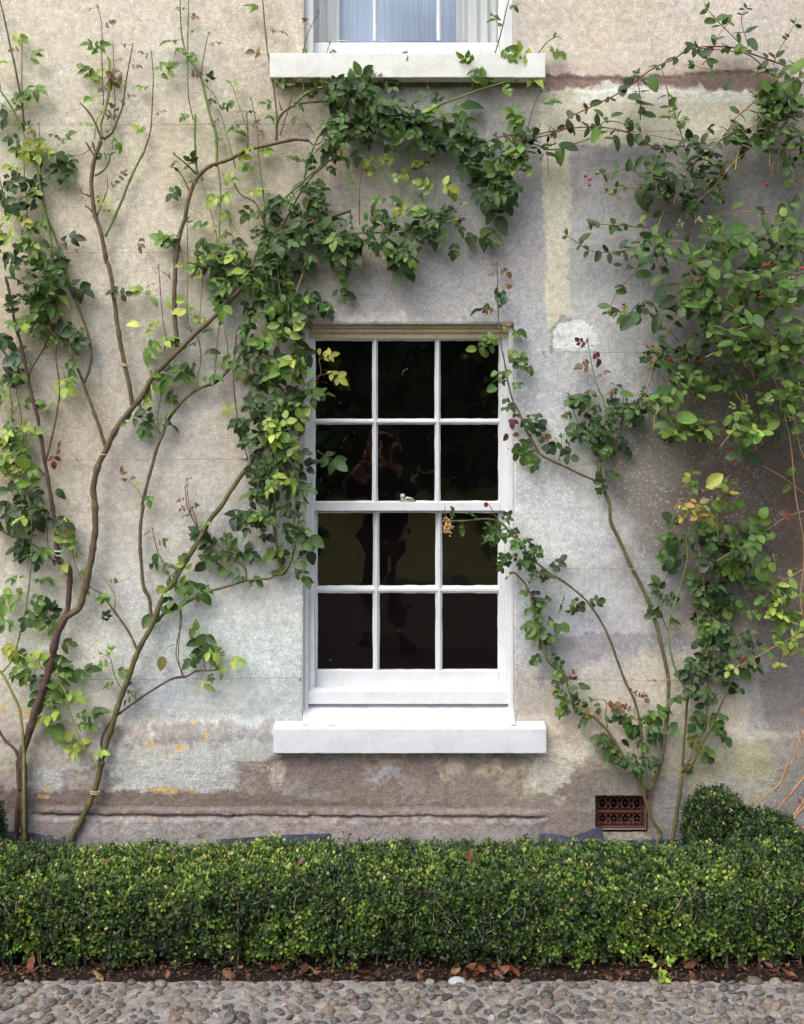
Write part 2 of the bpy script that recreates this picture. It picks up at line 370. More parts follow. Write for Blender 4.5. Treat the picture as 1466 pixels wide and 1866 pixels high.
        d = np.hypot((wrx+n1*26+n2*14-cx)/rx, (wry+fbm(x, y, 45, 61)*24+n2*12-cy)/ry)+n4*.35; k = np.clip((1.15-d)/0.25, 0, 1)*a*np.clip(0.75+n4*1.3+n2*0.8, 0, 1)
        col[:] = col*(1-k[:, None])+np.array(c, float)*k[:, None]
    patch([(1050,1402),(1110,1396),(1180,1404),(1262,1424),(1255,1545),(1045,1545),(1040,1450)], (134,126,118), 0.7, 4, 1.3)
    patch([(1184,1420),(1225,1408),(1262,1440),(1256,1545),(1190,1545)], (152,152,156), 0.6, 5, 1.2)
    patch([(985,1352),(1085,1352),(1064,1386),(1040,1424),(1004,1442),(950,1440),(968,1392)], (208,203,190), 0.75, 5, 2.0)
    patch([(1100,1372),(1180,1380),(1200,1400),(1130,1404),(1090,1396)], (196,190,170), 0.6, 4, 1.6)
    patch([(-400,1474),(1000,1474),(1000,1488),(-400,1486)], (168,163,162), 0.5, 4, 0.7)
    patch([(-400,1488),(990,1492),(990,1600),(-400,1600)], (156,149,145), 0.6, 12, 0.7, 0.08)
    patch([(1083,1512),(1180,1512),(1182,1530),(1080,1530)], (186,176,160), 0.7, 3, 0.6)
    for cx, cy, rr in ((45,1300,13),(3,1292,8),(280,1356,11),(331,1359,10),(355,1317,8),(378,1337,8),(2,1370,5),(60,1340,6),(20,1412,9),(90,1432,8),(150,1416,7),(300,1436,30),(350,1441,14),(85,1445,16),(330,1480,6)):
        flat = 0.28 if rr in (30, 14, 16) else 0.9
        dd = np.hypot(wrx-cx, (wry-cy)/flat); k = np.clip((rr-dd)/3, 0, 1)*np.clip(0.55+n4*1.4+0.35*np.cos(dd*1.2), 0, 1)
        col[:] = col*(1-k[:, None])+np.array((208,170,104), float)*k[:, None]
    for cx, cy, rr in ((15,1035,11),(15,1132,12),(280,1335,6),(420,1290,4),(770,170,7),(145,380,8),(760,1060,0)):
        dd = np.hypot(wrx-cx, wry-cy); k = np.clip((rr-dd)/3, 0, 1)*0.75
        col[:] = col*(1-k[:, None])+np.array((212,208,198), float)*k[:, None]
    # rust run and stained zone under the top sill
    patch([(496,150),(994,150),(990,158),(500,160)], (140,124,96), 0.7, 3, 0.8)
    patch([(1168,1436),(1182,1434),(1190,1470),(1180,1520),(1170,1515)], (116,74,62), 0.55, 4, 0.8)
    # mottled grey algae on the grey middle zone and pale efflorescence
    k = sm(n1+0.7*n2, 0.05, 0.75)*np.exp(-((x-960)/520)**2)*sm(y, 150, 600)*0.22
    col[:] = col*(1-k[:, None])+np.array((128,126,130), float)*k[:, None]
    k = sm(-n1+0.6*n2, 0.1, 0.8)*sm(y, 500, 1000)*sm(1400-x, 0, 500)*0.25
    col[:] = col*(1-k[:, None])+np.array((204,208,212), float)*k[:, None]
    fleck = sm(y, 520, 800)*sm(1350-y, 0, 120)*sm(n1+0.5*n3, -0.4, 0.5)*np.where(x > 540, 0.85, 0.70)
    fleck = fleck*(1-sm(x, 1300, 1430)*0.4)+0.25*sm(y, 1370, 1390)*sm(1440-y, 0, 20)*sm(n2, -0.1, 0.5)
    rough = 0.25+0.9*sm(y, 1355, 1390)+0.2*sm(-n1, 0, 0.6)
    crack = np.full(len(x), 50.0)
    for pl in ([(1212,-10),(1196,40),(1188,80),(1172,120)], [(232,-10),(240,20),(262,45),(270,58),(288,68)], [(708,448),(712,500),(716,535),(733,555),(735,578)], [(1150,262),(1146,300)], [(1102,360),(1100,420)],
               [(-300,228),(500,226)], [(-300,342),(480,345)], [(-300,463),(560,446)], [(990,641),(1170,643)], [(260,834),(560,838)], [(450,1236),(560,1235)], [(1000,1236),(1400,1243)],
               [(860,1500),(985,1483)], [(290,1388),(325,1380),(380,1376)], [(170,1462),(420,1466)]):
        for (x1, y1), (x2, y2) in zip(pl[:-1], pl[1:]):
            ax = x+n4*2.0; ay = y+n2*3.5; L2 = (x2-x1)**2+(y2-y1)**2; tt = np.clip(((ax-x1)*(x2-x1)+(ay-y1)*(y2-y1))/L2, 0, 1)
            crack = np.minimum(crack, np.hypot(ax-x1-tt*(x2-x1), ay-y1-tt*(y2-y1)))
    # ---- relief (metres in front of the plane)
    dep = 0.0035*n3+0.0016*n1
    lefty = 1320+6*np.sin(x/90)
    dep += 0.022*sm(y, lefty-14, lefty+26)                                   # plinth swells out under the sill line
    led = 1483+1.2*n1+4*n2+0.006*(x-500)
    inl = sm(x+12*n1, 45, 90)*sm(1000-x+14*n1, 0, 45)
    dep += inl*(0.014*sm(y, led-16, led-10)-(0.013+.016*np.clip(n1+.4+n2,0,1))*np.exp(-((y-led)/(2.2+1.5*n3))**2)+0.010*sm(y, led+1, led+9))
    dep += 0.0025*sm(y, 1380, 1400)*n2*1.5
    # flaking steps where the brown layer is exposed
    dpl = poly([(430,1392),(520,1380),(1000,1374),(1060,1390),(1080,1470),(430,1480)]); dep -= 0.003*np.clip(0.5-dpl/4, 0, 1)
    dpc = poly([(994,140),(1150,140),(1250,136),(1420,126),(1425,166),(994,166)]); dep -= 0.004*np.clip(0.5-dpc/4, 0, 1)
    Lp = (np.clip(col, 20, 250)/255); lc = np.where(Lp <= 0.04045, Lp/12.92, ((Lp+0.055)/1.055)**2.4)
    V = np.stack([(x-U0)*S, -dep, EYE-(y-V0)*S], 1)
    nx = len(fx); ny = len(fy)
    i, j = np.meshgrid(np.arange(nx-1), np.arange(ny-1)); i = i.ravel(); j = j.ravel()
    cx = (fx[i]+fx[i+1])/2; cy = (fy[j]+fy[j+1])/2
    inside = ((cx > LW['x0']) & (cx < LW['x1']) & (cy > LW['y0']) & (cy < LW['y1'])) | \
             ((cx > UW['x0']) & (cx < UW['x1']) & (cy > UW['y0']) & (cy < UW['y1'])) | \
             ((cx > 1083) & (cx < 1178) & (cy > 1446) & (cy < 1512))
    i = i[~inside]; j = j[~inside]
    q = j*nx+i; F = np.stack([q, q+nx, q+nx+1, q+1], 1)
    # soften: dip the border of the openings a little (rounded arris)
    for (a0, a1, b0, b1) in ((553,937,590,1318), (555,936,-640,97)):
        mx = np.maximum(np.maximum(a0-x, x-a1), np.maximum(b0-y, y-b1)); kk = (mx >= -0.1) & (mx < 5)
        V[kk, 1] += 0.005*(1-mx[kk]/5)**2
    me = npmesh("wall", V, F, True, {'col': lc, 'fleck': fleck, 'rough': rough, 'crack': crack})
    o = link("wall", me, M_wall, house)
    return o
wall = build_wall()
# wall thickness: reveals of the two openings and of the vent (their own part: plaster returns)
def reveals():
    def ret(x0, x1, y0, y1, dback, bottom=True):
        q = MB()
        a = at(x0, y0, 0); b = at(x1, y1, 0); X0, X1, Z1, Z0 = a[0], b[0], a[2], b[2]; f = -0.0; e = 0.004
        for (p0, p1) in (((X0, Z0), (X0, Z1)), ((X0, Z1), (X1, Z1)), ((X1, Z1), (X1, Z0)), ((X1, Z0), (X0, Z0))):
            if not bottom and p0[1] == p1[1] == Z0: continue
            n = 10
            for k in range(n):
                s0, s1 = k/n, (k+1)/n; m = len(q.v)
                A = (p0[0]+(p1[0]-p0[0])*s0, p0[1]+(p1[1]-p0[1])*s0); B = (p0[0]+(p1[0]-p0[0])*s1, p0[1]+(p1[1]-p0[1])*s1)
                q.v += [(A[0], e, A[1]), (B[0], e, B[1]), (B[0], dback, B[1]), (A[0], dback, A[1])]
                q.f.append((m, m+1, m+2, m+3))
        return q
    for q in (ret(553, 937, 590, 1318, 0.24), ret(555, 936, -640, 97, 0.24), ret(1083, 1178, 1446, 1512, 0.12)):
        o = q.build("reveal", M_wall, house)
        me = o.data; n = len(me.vertices)
        a = me.attributes.new('col', 'FLOAT_COLOR', 'POINT'); a.data.foreach_set('color', np.tile([*lin(176, 172, 170), 1.0], n))
        a = me.attributes.new('crack', 'FLOAT', 'POINT'); a.data.foreach_set('value', np.full(n, 50.0))
        a = me.attributes.new('rough', 'FLOAT', 'POINT'); a.data.foreach_set('value', np.full(n, 0.3))
reveals()

# rooms behind the windows
m_room, t_, b_ = mat("dark_room_paint", 0.9, lin(110, 78, 66))
n_ = noise(t_, 3, 3); t_.links.new(mix(t_, 0.5, lin(104, 72, 60), ramp(t_, n_, [(0.3, gray(0.6)), (0.7, gray(1.5))]), 'MULTIPLY'), b_.inputs['Base Color'])
def room(z0, z1, name):
    q = MB(); x0, x1, y0, y1 = -1.4, 1.6, 0.245, 3.6
    q.v += [(x0,y0,z0),(x1,y0,z0),(x1,y1,z0),(x0,y1,z0),(x0,y0,z1),(x1,y0,z1),(x1,y1,z1),(x0,y1,z1)]
    q.f += [(0,1,2,3),(7,6,5,4),(1,5,6,2),(2,6,7,3),(3,7,4,0)]
    return q.build(name, m_room, house)
room(0.15, 2.55, "room"); room(2.85, 5.4, "room")
# masonry behind the plaster, so no light leaks into the rooms (kept clear of the openings)
m_core, t_, b_ = mat("masonry", 0.95, lin(120, 108, 98))
n_ = noise(t_, 12, 5); t_.links.new(mix(t_, 0.6, lin(120, 108, 98), ramp(t_, n_, [(0.3, gray(0.7)), (0.7, gray(1.3))]), 'MULTIPLY'), b_.inputs['Base Color'])
q = MB(); zl0 = at(0,1318)[2]; zl1 = at(0,590)[2]; zu0 = at(0,97)[2]; zu1 = at(0,-640)[2]; xa = at(551,0)[0]; xb = at(939,0)[0]
q.box(-4.8, xa-.004, 0.03, 0.243, -0.1, 5.9); q.box(xb+.004, 4.55, 0.125, 0.243, -0.1, 5.9)
q.box(xb+.004, at(1081,0)[0], 0.03, 0.12, -0.1, 5.9); q.box(at(1180,0)[0], 4.55, 0.03, 0.12, -0.1, 5.9)
q.box(xa-.002, xb+.002, 0.03, 0.24, -0.1, zl0-.004); q.box(xa-.002, xb+.002, 0.03, 0.24, zl1+.004, zu0-.004); q.box(xa-.002, xb+.002, 0.03, 0.24, zu1+.004, 5.9)
q.build("masonry", m_core, house)

# ---- sash window, outline in wall pixels
def rail(q, px0, px1, py0, py1, dback, dfront, dref): q.pbox(px0, px1, py0, py1, dback, dfront, dref)
def glazing(name, xs, ys, bars_x, bars_y, dg, parent, matl, front=0.022, meeting=None, jit=True):
    """one sash: xs=(outer0, glass0, glass1, outer1), ys likewise; bars as (p0, p1) pairs"""
    q = MB(); df = dg+front; dr = df
    q.pbox(xs[0], xs[1], ys[0], ys[3], dg-0.012, df, dr); q.pbox(xs[2], xs[3], ys[0], ys[3], dg-0.012, df, dr)
    q.pbox(xs[1], xs[2], ys[0], ys[1], dg-0.012, df+0.0005, dr); q.pbox(xs[1], xs[2], ys[2], ys[3], dg-0.012, df+0.0005, dr)
    o = q.build(name, matl, parent, bevel=0.003)
    g = MB()
    def molded(vertical, a0, a1, b0, b1, off):
        """glazing bar: flat nose with putty slopes"""
        if vertical:
            A = at(a0, b0, dg); B = at(a1, b1, dg); xm = (A[0]+B[0])/2; h = abs(B[0]-A[0])/2; n = h*0.30; yb = -(dg-0.008); yf = -(dg+front-off)
            k = 14; 
            for i in range(k):
                z1 = A[2]+(B[2]-A[2])*i/k; z0 = A[2]+(B[2]-A[2])*(i+1)/k
                w0 = h*(1+random.uniform(-.07, .10)); m = len(g.v)
                prof = [(-w0, yb), (-w0, -(dg+0.003)), (-n*1.1, yf+0.004), (-n, yf), (n, yf), (n*1.1, yf+0.004), (w0, -(dg+0.003)), (w0, yb)]
                if i == 0: last = [(xm+p, y, z1) for p, y in prof]
                cur = [(xm+p, y, z0) for p, y in prof]
                g.v += last+cur
                for c in range(7): g.f.append((m+c, m+c+1, m+8+c+1, m+8+c))
                last = cur
        else:
            A = at(a0, b0, dg); B = at(a1, b1, dg); zm = (A[2]+B[2])/2; h = abs(A[2]-B[2])/2; n = h*0.30; yb = -(dg-0.008); yf = -(dg+front-off)
            k = 26
            for i in range(k):
                x1 = A[0]+(B[0]-A[0])*i/k; x0 = A[0]+(B[0]-A[0])*(i+1)/k
                w0 = h*(1+random.uniform(-.08, .12)); m = len(g.v)
                prof = [(-w0, yb), (-w0, -(dg+0.003)), (-n*1.1, yf+0.004), (-n, yf), (n, yf), (n*1.1, yf+0.004), (w0, -(dg+0.003)), (w0, yb)]
                if i == 0: last = [(x1, y, zm+p) for p, y in prof]
                cur = [(x0, y, zm+p) for p, y in prof]
                g.v += last+cur
                for c in range(7): g.f.append((m+c, m+c+1, m+8+c+1, m+8+c))
                last = cur
    for p0, p1 in bars_x: molded(True, p0, p1, ys[1], ys[2], 0.002)
    for p0, p1 in bars_y: molded(False, xs[1], xs[2], p0, p1, 0.004)
    # putty fillet around the daylight opening (slightly ragged)
    for (a, b, vert, sgn) in ((xs[1], (ys[1], ys[2]), True, 1), (xs[2], (ys[1], ys[2]), True, -1), (ys[1], (xs[1], xs[2]), False, 1), (ys[2], (xs[1], xs[2]), False, -1)):
        k = 24; last = None
        for i in range(k+1):
            s = b[0]+(b[1]-b[0])*i/k; wd = 2.6*random.uniform(.75, 1.25)
            if vert:
                p = at(a, s, dg+0.001); r = at(a+sgn*wd, s, dg+0.001); f = (p[0], -(dg+front*0.75), p[2]); cur = [f, (r[0], -(dg+0.002), r[2])]
            else:
                p = at(s, a, dg+0.001); r = at(s, a+sgn*wd, dg+0.001); f = (p[0], -(dg+front*0.75), p[2]); cur = [f, (r[0], -(dg+0.002), r[2])]
            if last:
                m = len(g.v); g.v += last+cur; g.f.append((m, m+1, m+3, m+2))
            last = cur
    g.build("glazing_bar", matl, parent)
    gl = MB(); gx = [xs[1]]+[c for p in bars_x for c in p]+[xs[2]]; gy = [ys[1]]+[c for p in bars_y for c in p]+[ys[2]]
    for a in range(0, len(gx), 2):
        for b in range(0, len(gy), 2):
            # every pane a separate sheet, hand-set: tilted by a hair
            A = at(gx[a]-3, gy[b]-3, dg); B = at(gx[a+1]+3, gy[b+1]+3, dg); m = len(gl.v); e = [random.uniform(-.0013, .0013) for _ in range(4)]
            gl.v += [(A[0], -dg+e[0], B[2]), (B[0], -dg+e[1], B[2]), (B[0], -dg+e[2], A[2]), (A[0], -dg+e[3], A[2])]; gl.f.append((m, m+1, m+2, m+3))
    gl.build("glass", M_glass, parent)
    return o
# lower window: box frame as the part, everything else its sub-parts
def frame_ring(o4, i4, d0, d1):
    """rectangular ring: outer and inner (px0, px1, py0, py1)"""
    q = MB(); c = lambda f, d: [at(f[0], f[2], d1)[::2], at(f[1], f[2], d1)[::2], at(f[1], f[3], d1)[::2], at(f[0], f[3], d1)[::2]]
    for f in (o4, i4):
        for d in (d0, d1): q.v += [(x, -d, z) for x, z in c(f, d)]
    for k in range(4):
        m = (k+1) % 4
        q.f += [(4+k, 4+m, 12+m, 12+k), (k, m, 8+m, 8+k), (k, m, 4+m, 4+k), (8+k, 8+m, 12+m, 12+k)]
    return q
q = frame_ring((555, 935, 607, 1261), (573, 921, 617, 1255), -0.1195, -0.0665)
lf = q.build("window", M_white, house, bevel=0.003)
for a_, b_ in ((553.5, 561), (928, 936.5)):
    q = MB(); q.pbox(a_, b_, 597, 1300, -0.066, -0.030, -0.03); q.build("moulding", M_white, lf, bevel=0.004)
q = MB(); q.pbox(553.6, 936.4, 590.5, 597, -0.12, -0.035, -0.035); q.pbox(555, 935, 597.5, 606, -0.12, -0.052, -0.052); q.pbox(559, 932, 606.5, 617, -0.12, -0.066, -0.066)
q.build("head", M_oldpaint, lf, bevel=0.003)
glazing("upper_sash", (566, 573, 911, 922), (606, 619, 915, 931), [(678.5, 689), (792.5, 803)], [(763, 773.5)], -0.098, lf, M_white, 0.024)
glazing("lower_sash", (560, 577, 910, 923), (920, 932, 1222, 1257), [(680, 692), (794, 806)], [(1067, 1080.5)], -0.140, lf, M_white, 0.024)
# timber sub-sill and painted stone sill
q = MB(); A = at(557, 1259, -0.05); B = at(936, 1283, -0.05)
q.box(A[0], B[0], 0.045, 0.15, B[2], A[2]); q.build("timber_sill", M_white, lf, bevel=0.004)
zt = at(0, 1283, -0.05)[2]; zf = at(0, 1328, 0.075)[2]; zb = at(0, 1373, 0.075)[2]
def stone_sill(name, pxl, pxr, inl, inr, zback, zfront, zbot, proj, matl, parent, yback=0.14):
    """sloping weathered sill; the horns left and right sit in front of the wall"""
    XL = (pxl-U0)*S*(D-proj)/D; XR = (pxr-U0)*S*(D-proj)/D; IL = (inl-U0)*S; IR = (inr-U0)*S
    nx = 90; bm = bmesh.new(); rows = []
    prof = [(-0.01, zfront+0.014), (-proj+0.005, zfront+0.0015), (-proj+0.0012, zfront), (-proj, zfront-0.0022), (-proj-0.0006, (zfront+zbot)/2), (-proj, zbot+0.0022), (-proj+0.0015, zbot), (-0.02, zbot-0.002)]
    nz = lambda u, k: (vnoise(np.array([u*1.0]), np.array([k*3.1]), 77)[0]-.5)*2
    for i in range(nx+1):
        s = i/nx; X = XL+(XR-XL)*s; e = 0.0015*math.exp(-min(s, 1-s)*400)
        rows.append([bm.verts.new((X, y+(e if y < -0.02 else 0), z+0.0010*nz(X*50+9, k*.2))) for k, (y, z) in enumerate(prof)])
    for i in range(nx):
        for k in range(len(prof)-1): bm.faces.new((rows[i][k], rows[i][k+1], rows[i+1][k+1], rows[i+1][k]))
    for r in (rows[0], rows[-1]): bm.faces.new(r)
    # the sloping middle between the reveals
    m = 60; last = None
    for i in range(m+1):
        s = i/m; X = IL+(IR-IL)*s; fl = max(0, 1-min(s, 1-s)*26)**2
        cur = [bm.verts.new((X, y, z+fl*0.02*(1 if 0.02 < t < 0.9 else .4)+0.0018*nz(X*30, k+20))) for k, (y, z, t) in enumerate([(yback, zback-0.0, 0), (0.10, zback-0.003, .2), (0.05, (zback*.7+zfront*.3), .5), (0.0, (zback*.3+zfront*.7), .7), (-0.02, zfront+0.017, .9), (-proj+0.02, zfront+0.0062, 1)])]
        if last:
            for k in range(5): bm.faces.new((last[k], last[k+1], cur[k+1], cur[k]))
        last = cur
    bmesh.ops.recalc_face_normals(bm, faces=bm.faces)
    me = bpy.data.meshes.new(name); bm.to_mesh(me); bm.free()
    o = link(name, me, matl, parent)
    o.modifiers.new('e', 'EDGE_SPLIT').split_angle = math.radians(32)
    return o
stone_sill("stone_sill", 499, 996, 553, 937, zt, zf, zb, 0.075, M_sillpaint, lf)
# plaster fillets where the reveals curve out onto the sill
for sx, X in ((1, at(553, 0)[0]), (-1, at(937, 0)[0])):
    q = MB(); prof = []
    for k in range(7):
        a = math.pi/2*k/6; prof.append((X+sx*(-0.002+0.020*(1-math.sin(a))), at(0, 1316)[2]-0.012+0.03*(1-math.cos(a))))
    m = len(q.v); z0 = at(0, 1325)[2]
    for yy in (-0.006, 0.06):
        q.v += [(X-sx*.006, yy, z0)]+[(p[0], yy, p[1]) for p in prof]+[(X-sx*.006, yy, at(0,1296)[2])]
    n = 9
    q.f += [tuple(m+i for i in range(n)), tuple(m+n+i for i in range(n))[::-1]]+[(m+i, m+(i+1) % n, m+n+(i+1) % n, m+n+i) for i in range(n)]
    q.build("fillet", M_sillpaint, lf)
# sash fastener on the meeting rail
M_metal, t_, b_ = mat("painted_brass", 0.35, lin(205, 205, 195)); b_.inputs['Metallic'].default_value = 0.35
n_ = noise(t_, 90, 3); t_.links.new(ramp(t_, n_, [(0.35, lin(120, 118, 108)), (0.6, lin(215, 216, 208))]), b_.inputs['Base Color'])
q = MB(); c = at(736, 914, -0.085)
q.box(c[0]-.018, c[0]+.050, .076, .094, c[2]-.001, c[2]+.004); q.ball((c[0]-.004, .084, c[2]+.022), .011, nu=12, nv=8); q.tube([(c[0]-.004, .084, c[2]+.003), (c[0]-.004, .084, c[2]+.018)], [.009, .006])
q.tube([(c[0]+.002, .083, c[2]+.006), (c[0]+.014, .080, c[2]+.015), (c[0]+.030, .083, c[2]+.012), (c[0]+.042, .085, c[2]+.006)], [.004, .006, .006, .003])
q.build("sash_fastener", M_metal, lf, smooth=True)
# upper window
q = frame_ring((555.6, 935.4, -639, 99), (571, 917, -612, 96), -0.115, -0.03)
uf = q.build("window", M_white, house, bevel=0.003); uf['label'] = "upper window backed by white curtains and a pale blue blind"
glazing("lower_sash", (563, 570, 911, 920), (-275, -262, 77, 97), [(680, 688), (796, 804)], [(-98, -88)], -0.085, uf, M_white, 0.022)
glazing("upper_sash", (563, 572, 910, 920), (-612, -600, -270, -258), [(680, 688), (796, 804)], [(-440, -430)], -0.055, uf, M_white, 0.022)
zt2 = at(0, 96, -0.04)[2]; zf2 = at(0, 97, 0.07)[2]; zb2 = at(0, 141, 0.07)[2]
stone_sill("stone_sill", 492, 994, 555, 936, zf2+0.03, zf2, zb2, 0.07, M_upsill, uf, 0.10)
# curtains and blind hung inside the upper window: things of their own
def cloth_mat(name, col, tr, streak):
    m, t, b = mat(name, 0.9, col, 0.1); L = t.links; co = coord(t)
    mp = node(t, 'ShaderNodeMapping'); mp.inputs['Scale'].default_value = (60, 1, 0.8); L.new(co, mp.inputs[0])
    n = noise(t, 3.0, 4, 0.7, mp.outputs[0]); c = mix(t, streak, col, ramp(t, n, [(0.3, gray(0.55)), (0.7, gray(1.5))]), 'MULTIPLY')
    L.new(c, b.inputs['Base Color']); tn = node(t, 'ShaderNodeBsdfTranslucent'); L.new(c, tn.inputs[0]); ms = t.nodes.new('ShaderNodeMixShader'); ms.inputs[0].default_value = tr
    L.new(b.outputs[0], ms.inputs[1]); L.new(tn.outputs[0], ms.inputs[2]); L.new(ms.outputs[0], t.nodes['Material Output'].inputs[0]); return m
M_curt = cloth_mat("white_curtain_cloth", lin(240, 240, 240), 0.15, 0.15); M_blind = cloth_mat("pale_blue_blind_cloth", lin(200, 216, 246), 0.15, 0.5)
def drape(name, px0, px1, y, amp, n, matl, label, cat):
    x0 = (px0-U0)*S; x1 = (px1-U0)*S; k = 80; z0 = 3.16; z1 = 4.84
    xs = np.linspace(0, 1, k); zs = np.linspace(0, 1, 24)
    X, Z = np.meshgrid(xs, zs); y_ = y+amp*np.sin(X*n*2*np.pi+0.6*np.sin(Z*3+X*9))*(0.75+.25*Z)+amp*.3*np.sin(X*n*5.3+1)
    V = np.stack([(x0+X*(x1-x0)).ravel(), y_.ravel(), (z0+Z*(z1-z0)).ravel()], 1)
    i, j = np.meshgrid(np.arange(k-1), np.arange(23)); q = (j*k+i).ravel(); F = np.stack([q, q+1, q+k+1, q+k], 1)
    me = npmesh(name, V, F); o = link(name, me, matl); props(o, label, cat); o.modifiers.new('t', 'SOLIDIFY').thickness = 0.0015; return o
drape("curtain", 545, 616, 0.20, 0.012, 4, M_curt, "white curtain hanging behind the left side of the upper window", "curtain")
drape("curtain", 838, 940, 0.20, 0.012, 5, M_curt, "white curtain hanging behind the right side of the upper window", "curtain")
drape("window_blind", 600, 850, 0.235, 0.0015, 22, M_blind, "pale blue ribbed blind behind the middle of the upper window", "blind")

# ---- terracotta air brick
M_terra, t_, b_ = mat("terracotta", 0.85, lin(96, 60, 50)); co_ = coord(t_)
t_.links.new(mix(t_, 0.9, lin(104, 62, 52), ramp(t_, noise(t_, 60, 5, 0.7, co_), [(0.3, gray(0.5)), (0.6, gray(1.0)), (0.75, gray(1.6))]), 'MULTIPLY'), b_.inputs['Base Color'])
bump(t_, noise(t_, 150, 4, 0.7, co_), b_, 0.003, 0.7)
bm = bmesh.new()
A = at(1084, 1447, -0.012); B = at(1177, 1511, -0.012); W = B[0]-A[0]; H = A[2]-B[2]
def ringplate(q, x0, x1, z0, z1, y0, y1): q.box(x0, x1, y0, y1, z0, z1)
q = MB(); y0, y1 = 0.0105, 0.035; bt = 0.012
q.box(A[0], A[0]+bt*.8, y0, y1, B[2], A[2]); q.box(B[0]-bt*.8, B[0], y0, y1, B[2], A[2])
q.box(A[0]+bt*.8, B[0]-bt*.8, y0, y1, B[2], B[2]+bt); q.box(A[0]+bt*.8, B[0]-bt*.8, y0, y1, A[2]-bt, A[2]); zc = (A[2]+B[2])/2
q.box(A[0]+bt*.8, B[0]-bt*.8, y0-.001, y1, zc-.004, zc+.004)
vent = q.build("air_brick", M_terra, house, bevel=0.0015)
q = MB()
cw = (W-1.6*bt)/4; ch = (H/2-bt-.004)
for r in range(2):
    for c in range(4):
        cx = A[0]+bt*.8+cw*(c+.5); cz = (B[2]+bt+ch*.5) if r == 0 else (zc+.004+ch*.5)
        for sx, sz in ((1,1),(1,-1),(-1,1),(-1,-1)):
            q.tube([(cx, .014+y0, cz+sz*ch*.46), (cx+sx*cw*.24, .006+y0, cz+sz*ch*.26), (cx+sx*cw*.46, .014+y0, cz)], .0032, 6)
            q.tube([(cx+sx*cw*.5, .012+y0, cz+sz*ch*.46), (cx+sx*cw*.26, .006+y0, cz+sz*ch*.24)], .0028, 6)
        q.ball((cx, .012+y0, cz), .0042, sz=1, nu=8, nv=5)
        q.tube([(cx-cw*.5, .012+y0, cz), (cx-cw*.2, .010+y0, cz)], .0022, 5); q.tube([(cx+cw*.5, .012+y0, cz), (cx+cw*.2, .010+y0, cz)], .0022, 5)
q.build("lattice", M_terra, vent, smooth=True)
m_dark, t_, b_ = mat("vent_black", 0.95, (0.012, 0.010, 0.009)); t_.links.new(ramp(t_, noise(t_, 40, 3), [(0.3, gray(0.006)), (0.7, gray(0.02))]), b_.inputs['Base Color'])
q = MB(); q.box(A[0]-.01, B[0]+.01, .10, .118, B[2]-.01, A[2]+.01); q.build("backing", m_dark, vent)  # near-black sheet closing the back of the vent opening
# ------------------------------------------------------------------ ground, path, soil
def ground_mat(name, cols, scale, bd, rough=0.95):
    m, t, b = mat(name, rough, spec=0.2); co = coord(t)
    n = noise(t, scale, 6, 0.7, co); n2 = noise(t, scale*9, 4, 0.7, co)
    c = ramp(t, math_(t, 'ADD', math_(t, 'MULTIPLY', n, .55), math_(t, 'MULTIPLY', n2, .45)), [(0.35, cols[0]), (0.5, cols[1]), (0.65, cols[2])])
    t.links.new(c, b.inputs['Base Color']); bump(t, n2, b, bd, 0.8); return m
M_lawn = ground_mat("lawn_grass", [(0.07, 0.066, 0.016), (0.115, 0.105, 0.024), (0.15, 0.14, 0.035)], 1.2, 0.01)
M_drive = ground_mat("drive_gravel", [(0.018, 0.012, 0.010), (0.03, 0.02, 0.016), (0.05, 0.036, 0.03)], 6, 0.006)
M_mortar = ground_mat("path_mortar", [lin(112, 104, 100), lin(140, 132, 128), lin(172, 165, 158)], 14, 0.004)
M_soil = ground_mat("dark_soil", [(0.008, 0.006, 0.005), (0.022, 0.016, 0.012), (0.05, 0.035, 0.025)], 20, 0.010)
def sheet(name, x0, x1, y0, y1, z, m, kind='structure'):
    q = MB(); q.v += [(x0,y0,z),(x1,y0,z),(x1,y1,z),(x0,y1,z)]; q.f.append((0,1,2,3)); o = q.build(name, m); props(o, kind=kind); return o
sheet("ground", -300, 300, -400, 60, -0.05, M_lawn)
sheet("driveway", -60, 60, -8.6, -2.6, -0.012, M_drive)
PY0, PY1 = -2.62, -0.985
def heightfield(name, x0, x1, y0, y1, st, hf, m, attrs=None):
    xs = np.arange(x0, x1+st, st); ys = np.arange(y0, y1+st*.5, st); X, Y = np.meshgrid(xs, ys); k = len(xs)
    Z = hf(X.ravel(), Y.ravel()); i, j = np.meshgrid(np.arange(k-1), np.arange(len(ys)-1)); q = (j*k+i).ravel()
    me = npmesh(name, np.stack([X.ravel(), Y.ravel(), Z], 1), np.stack([q, q+1, q+k+1, q+k], 1), True, attrs)
    o = link(name, me, m); props(o, kind='structure'); return o
# soil bed between path and wall
heightfield("soil", -4.2, 4.2, -1.02, 0.02, 0.012, lambda x, y: -0.004+0.012*fbm(x, y, .12, 61)+0.008*fbm(x, y, .03, 71)-0.02*np.clip((-.985-y)/.02, 0, 1)-0.004, M_soil)
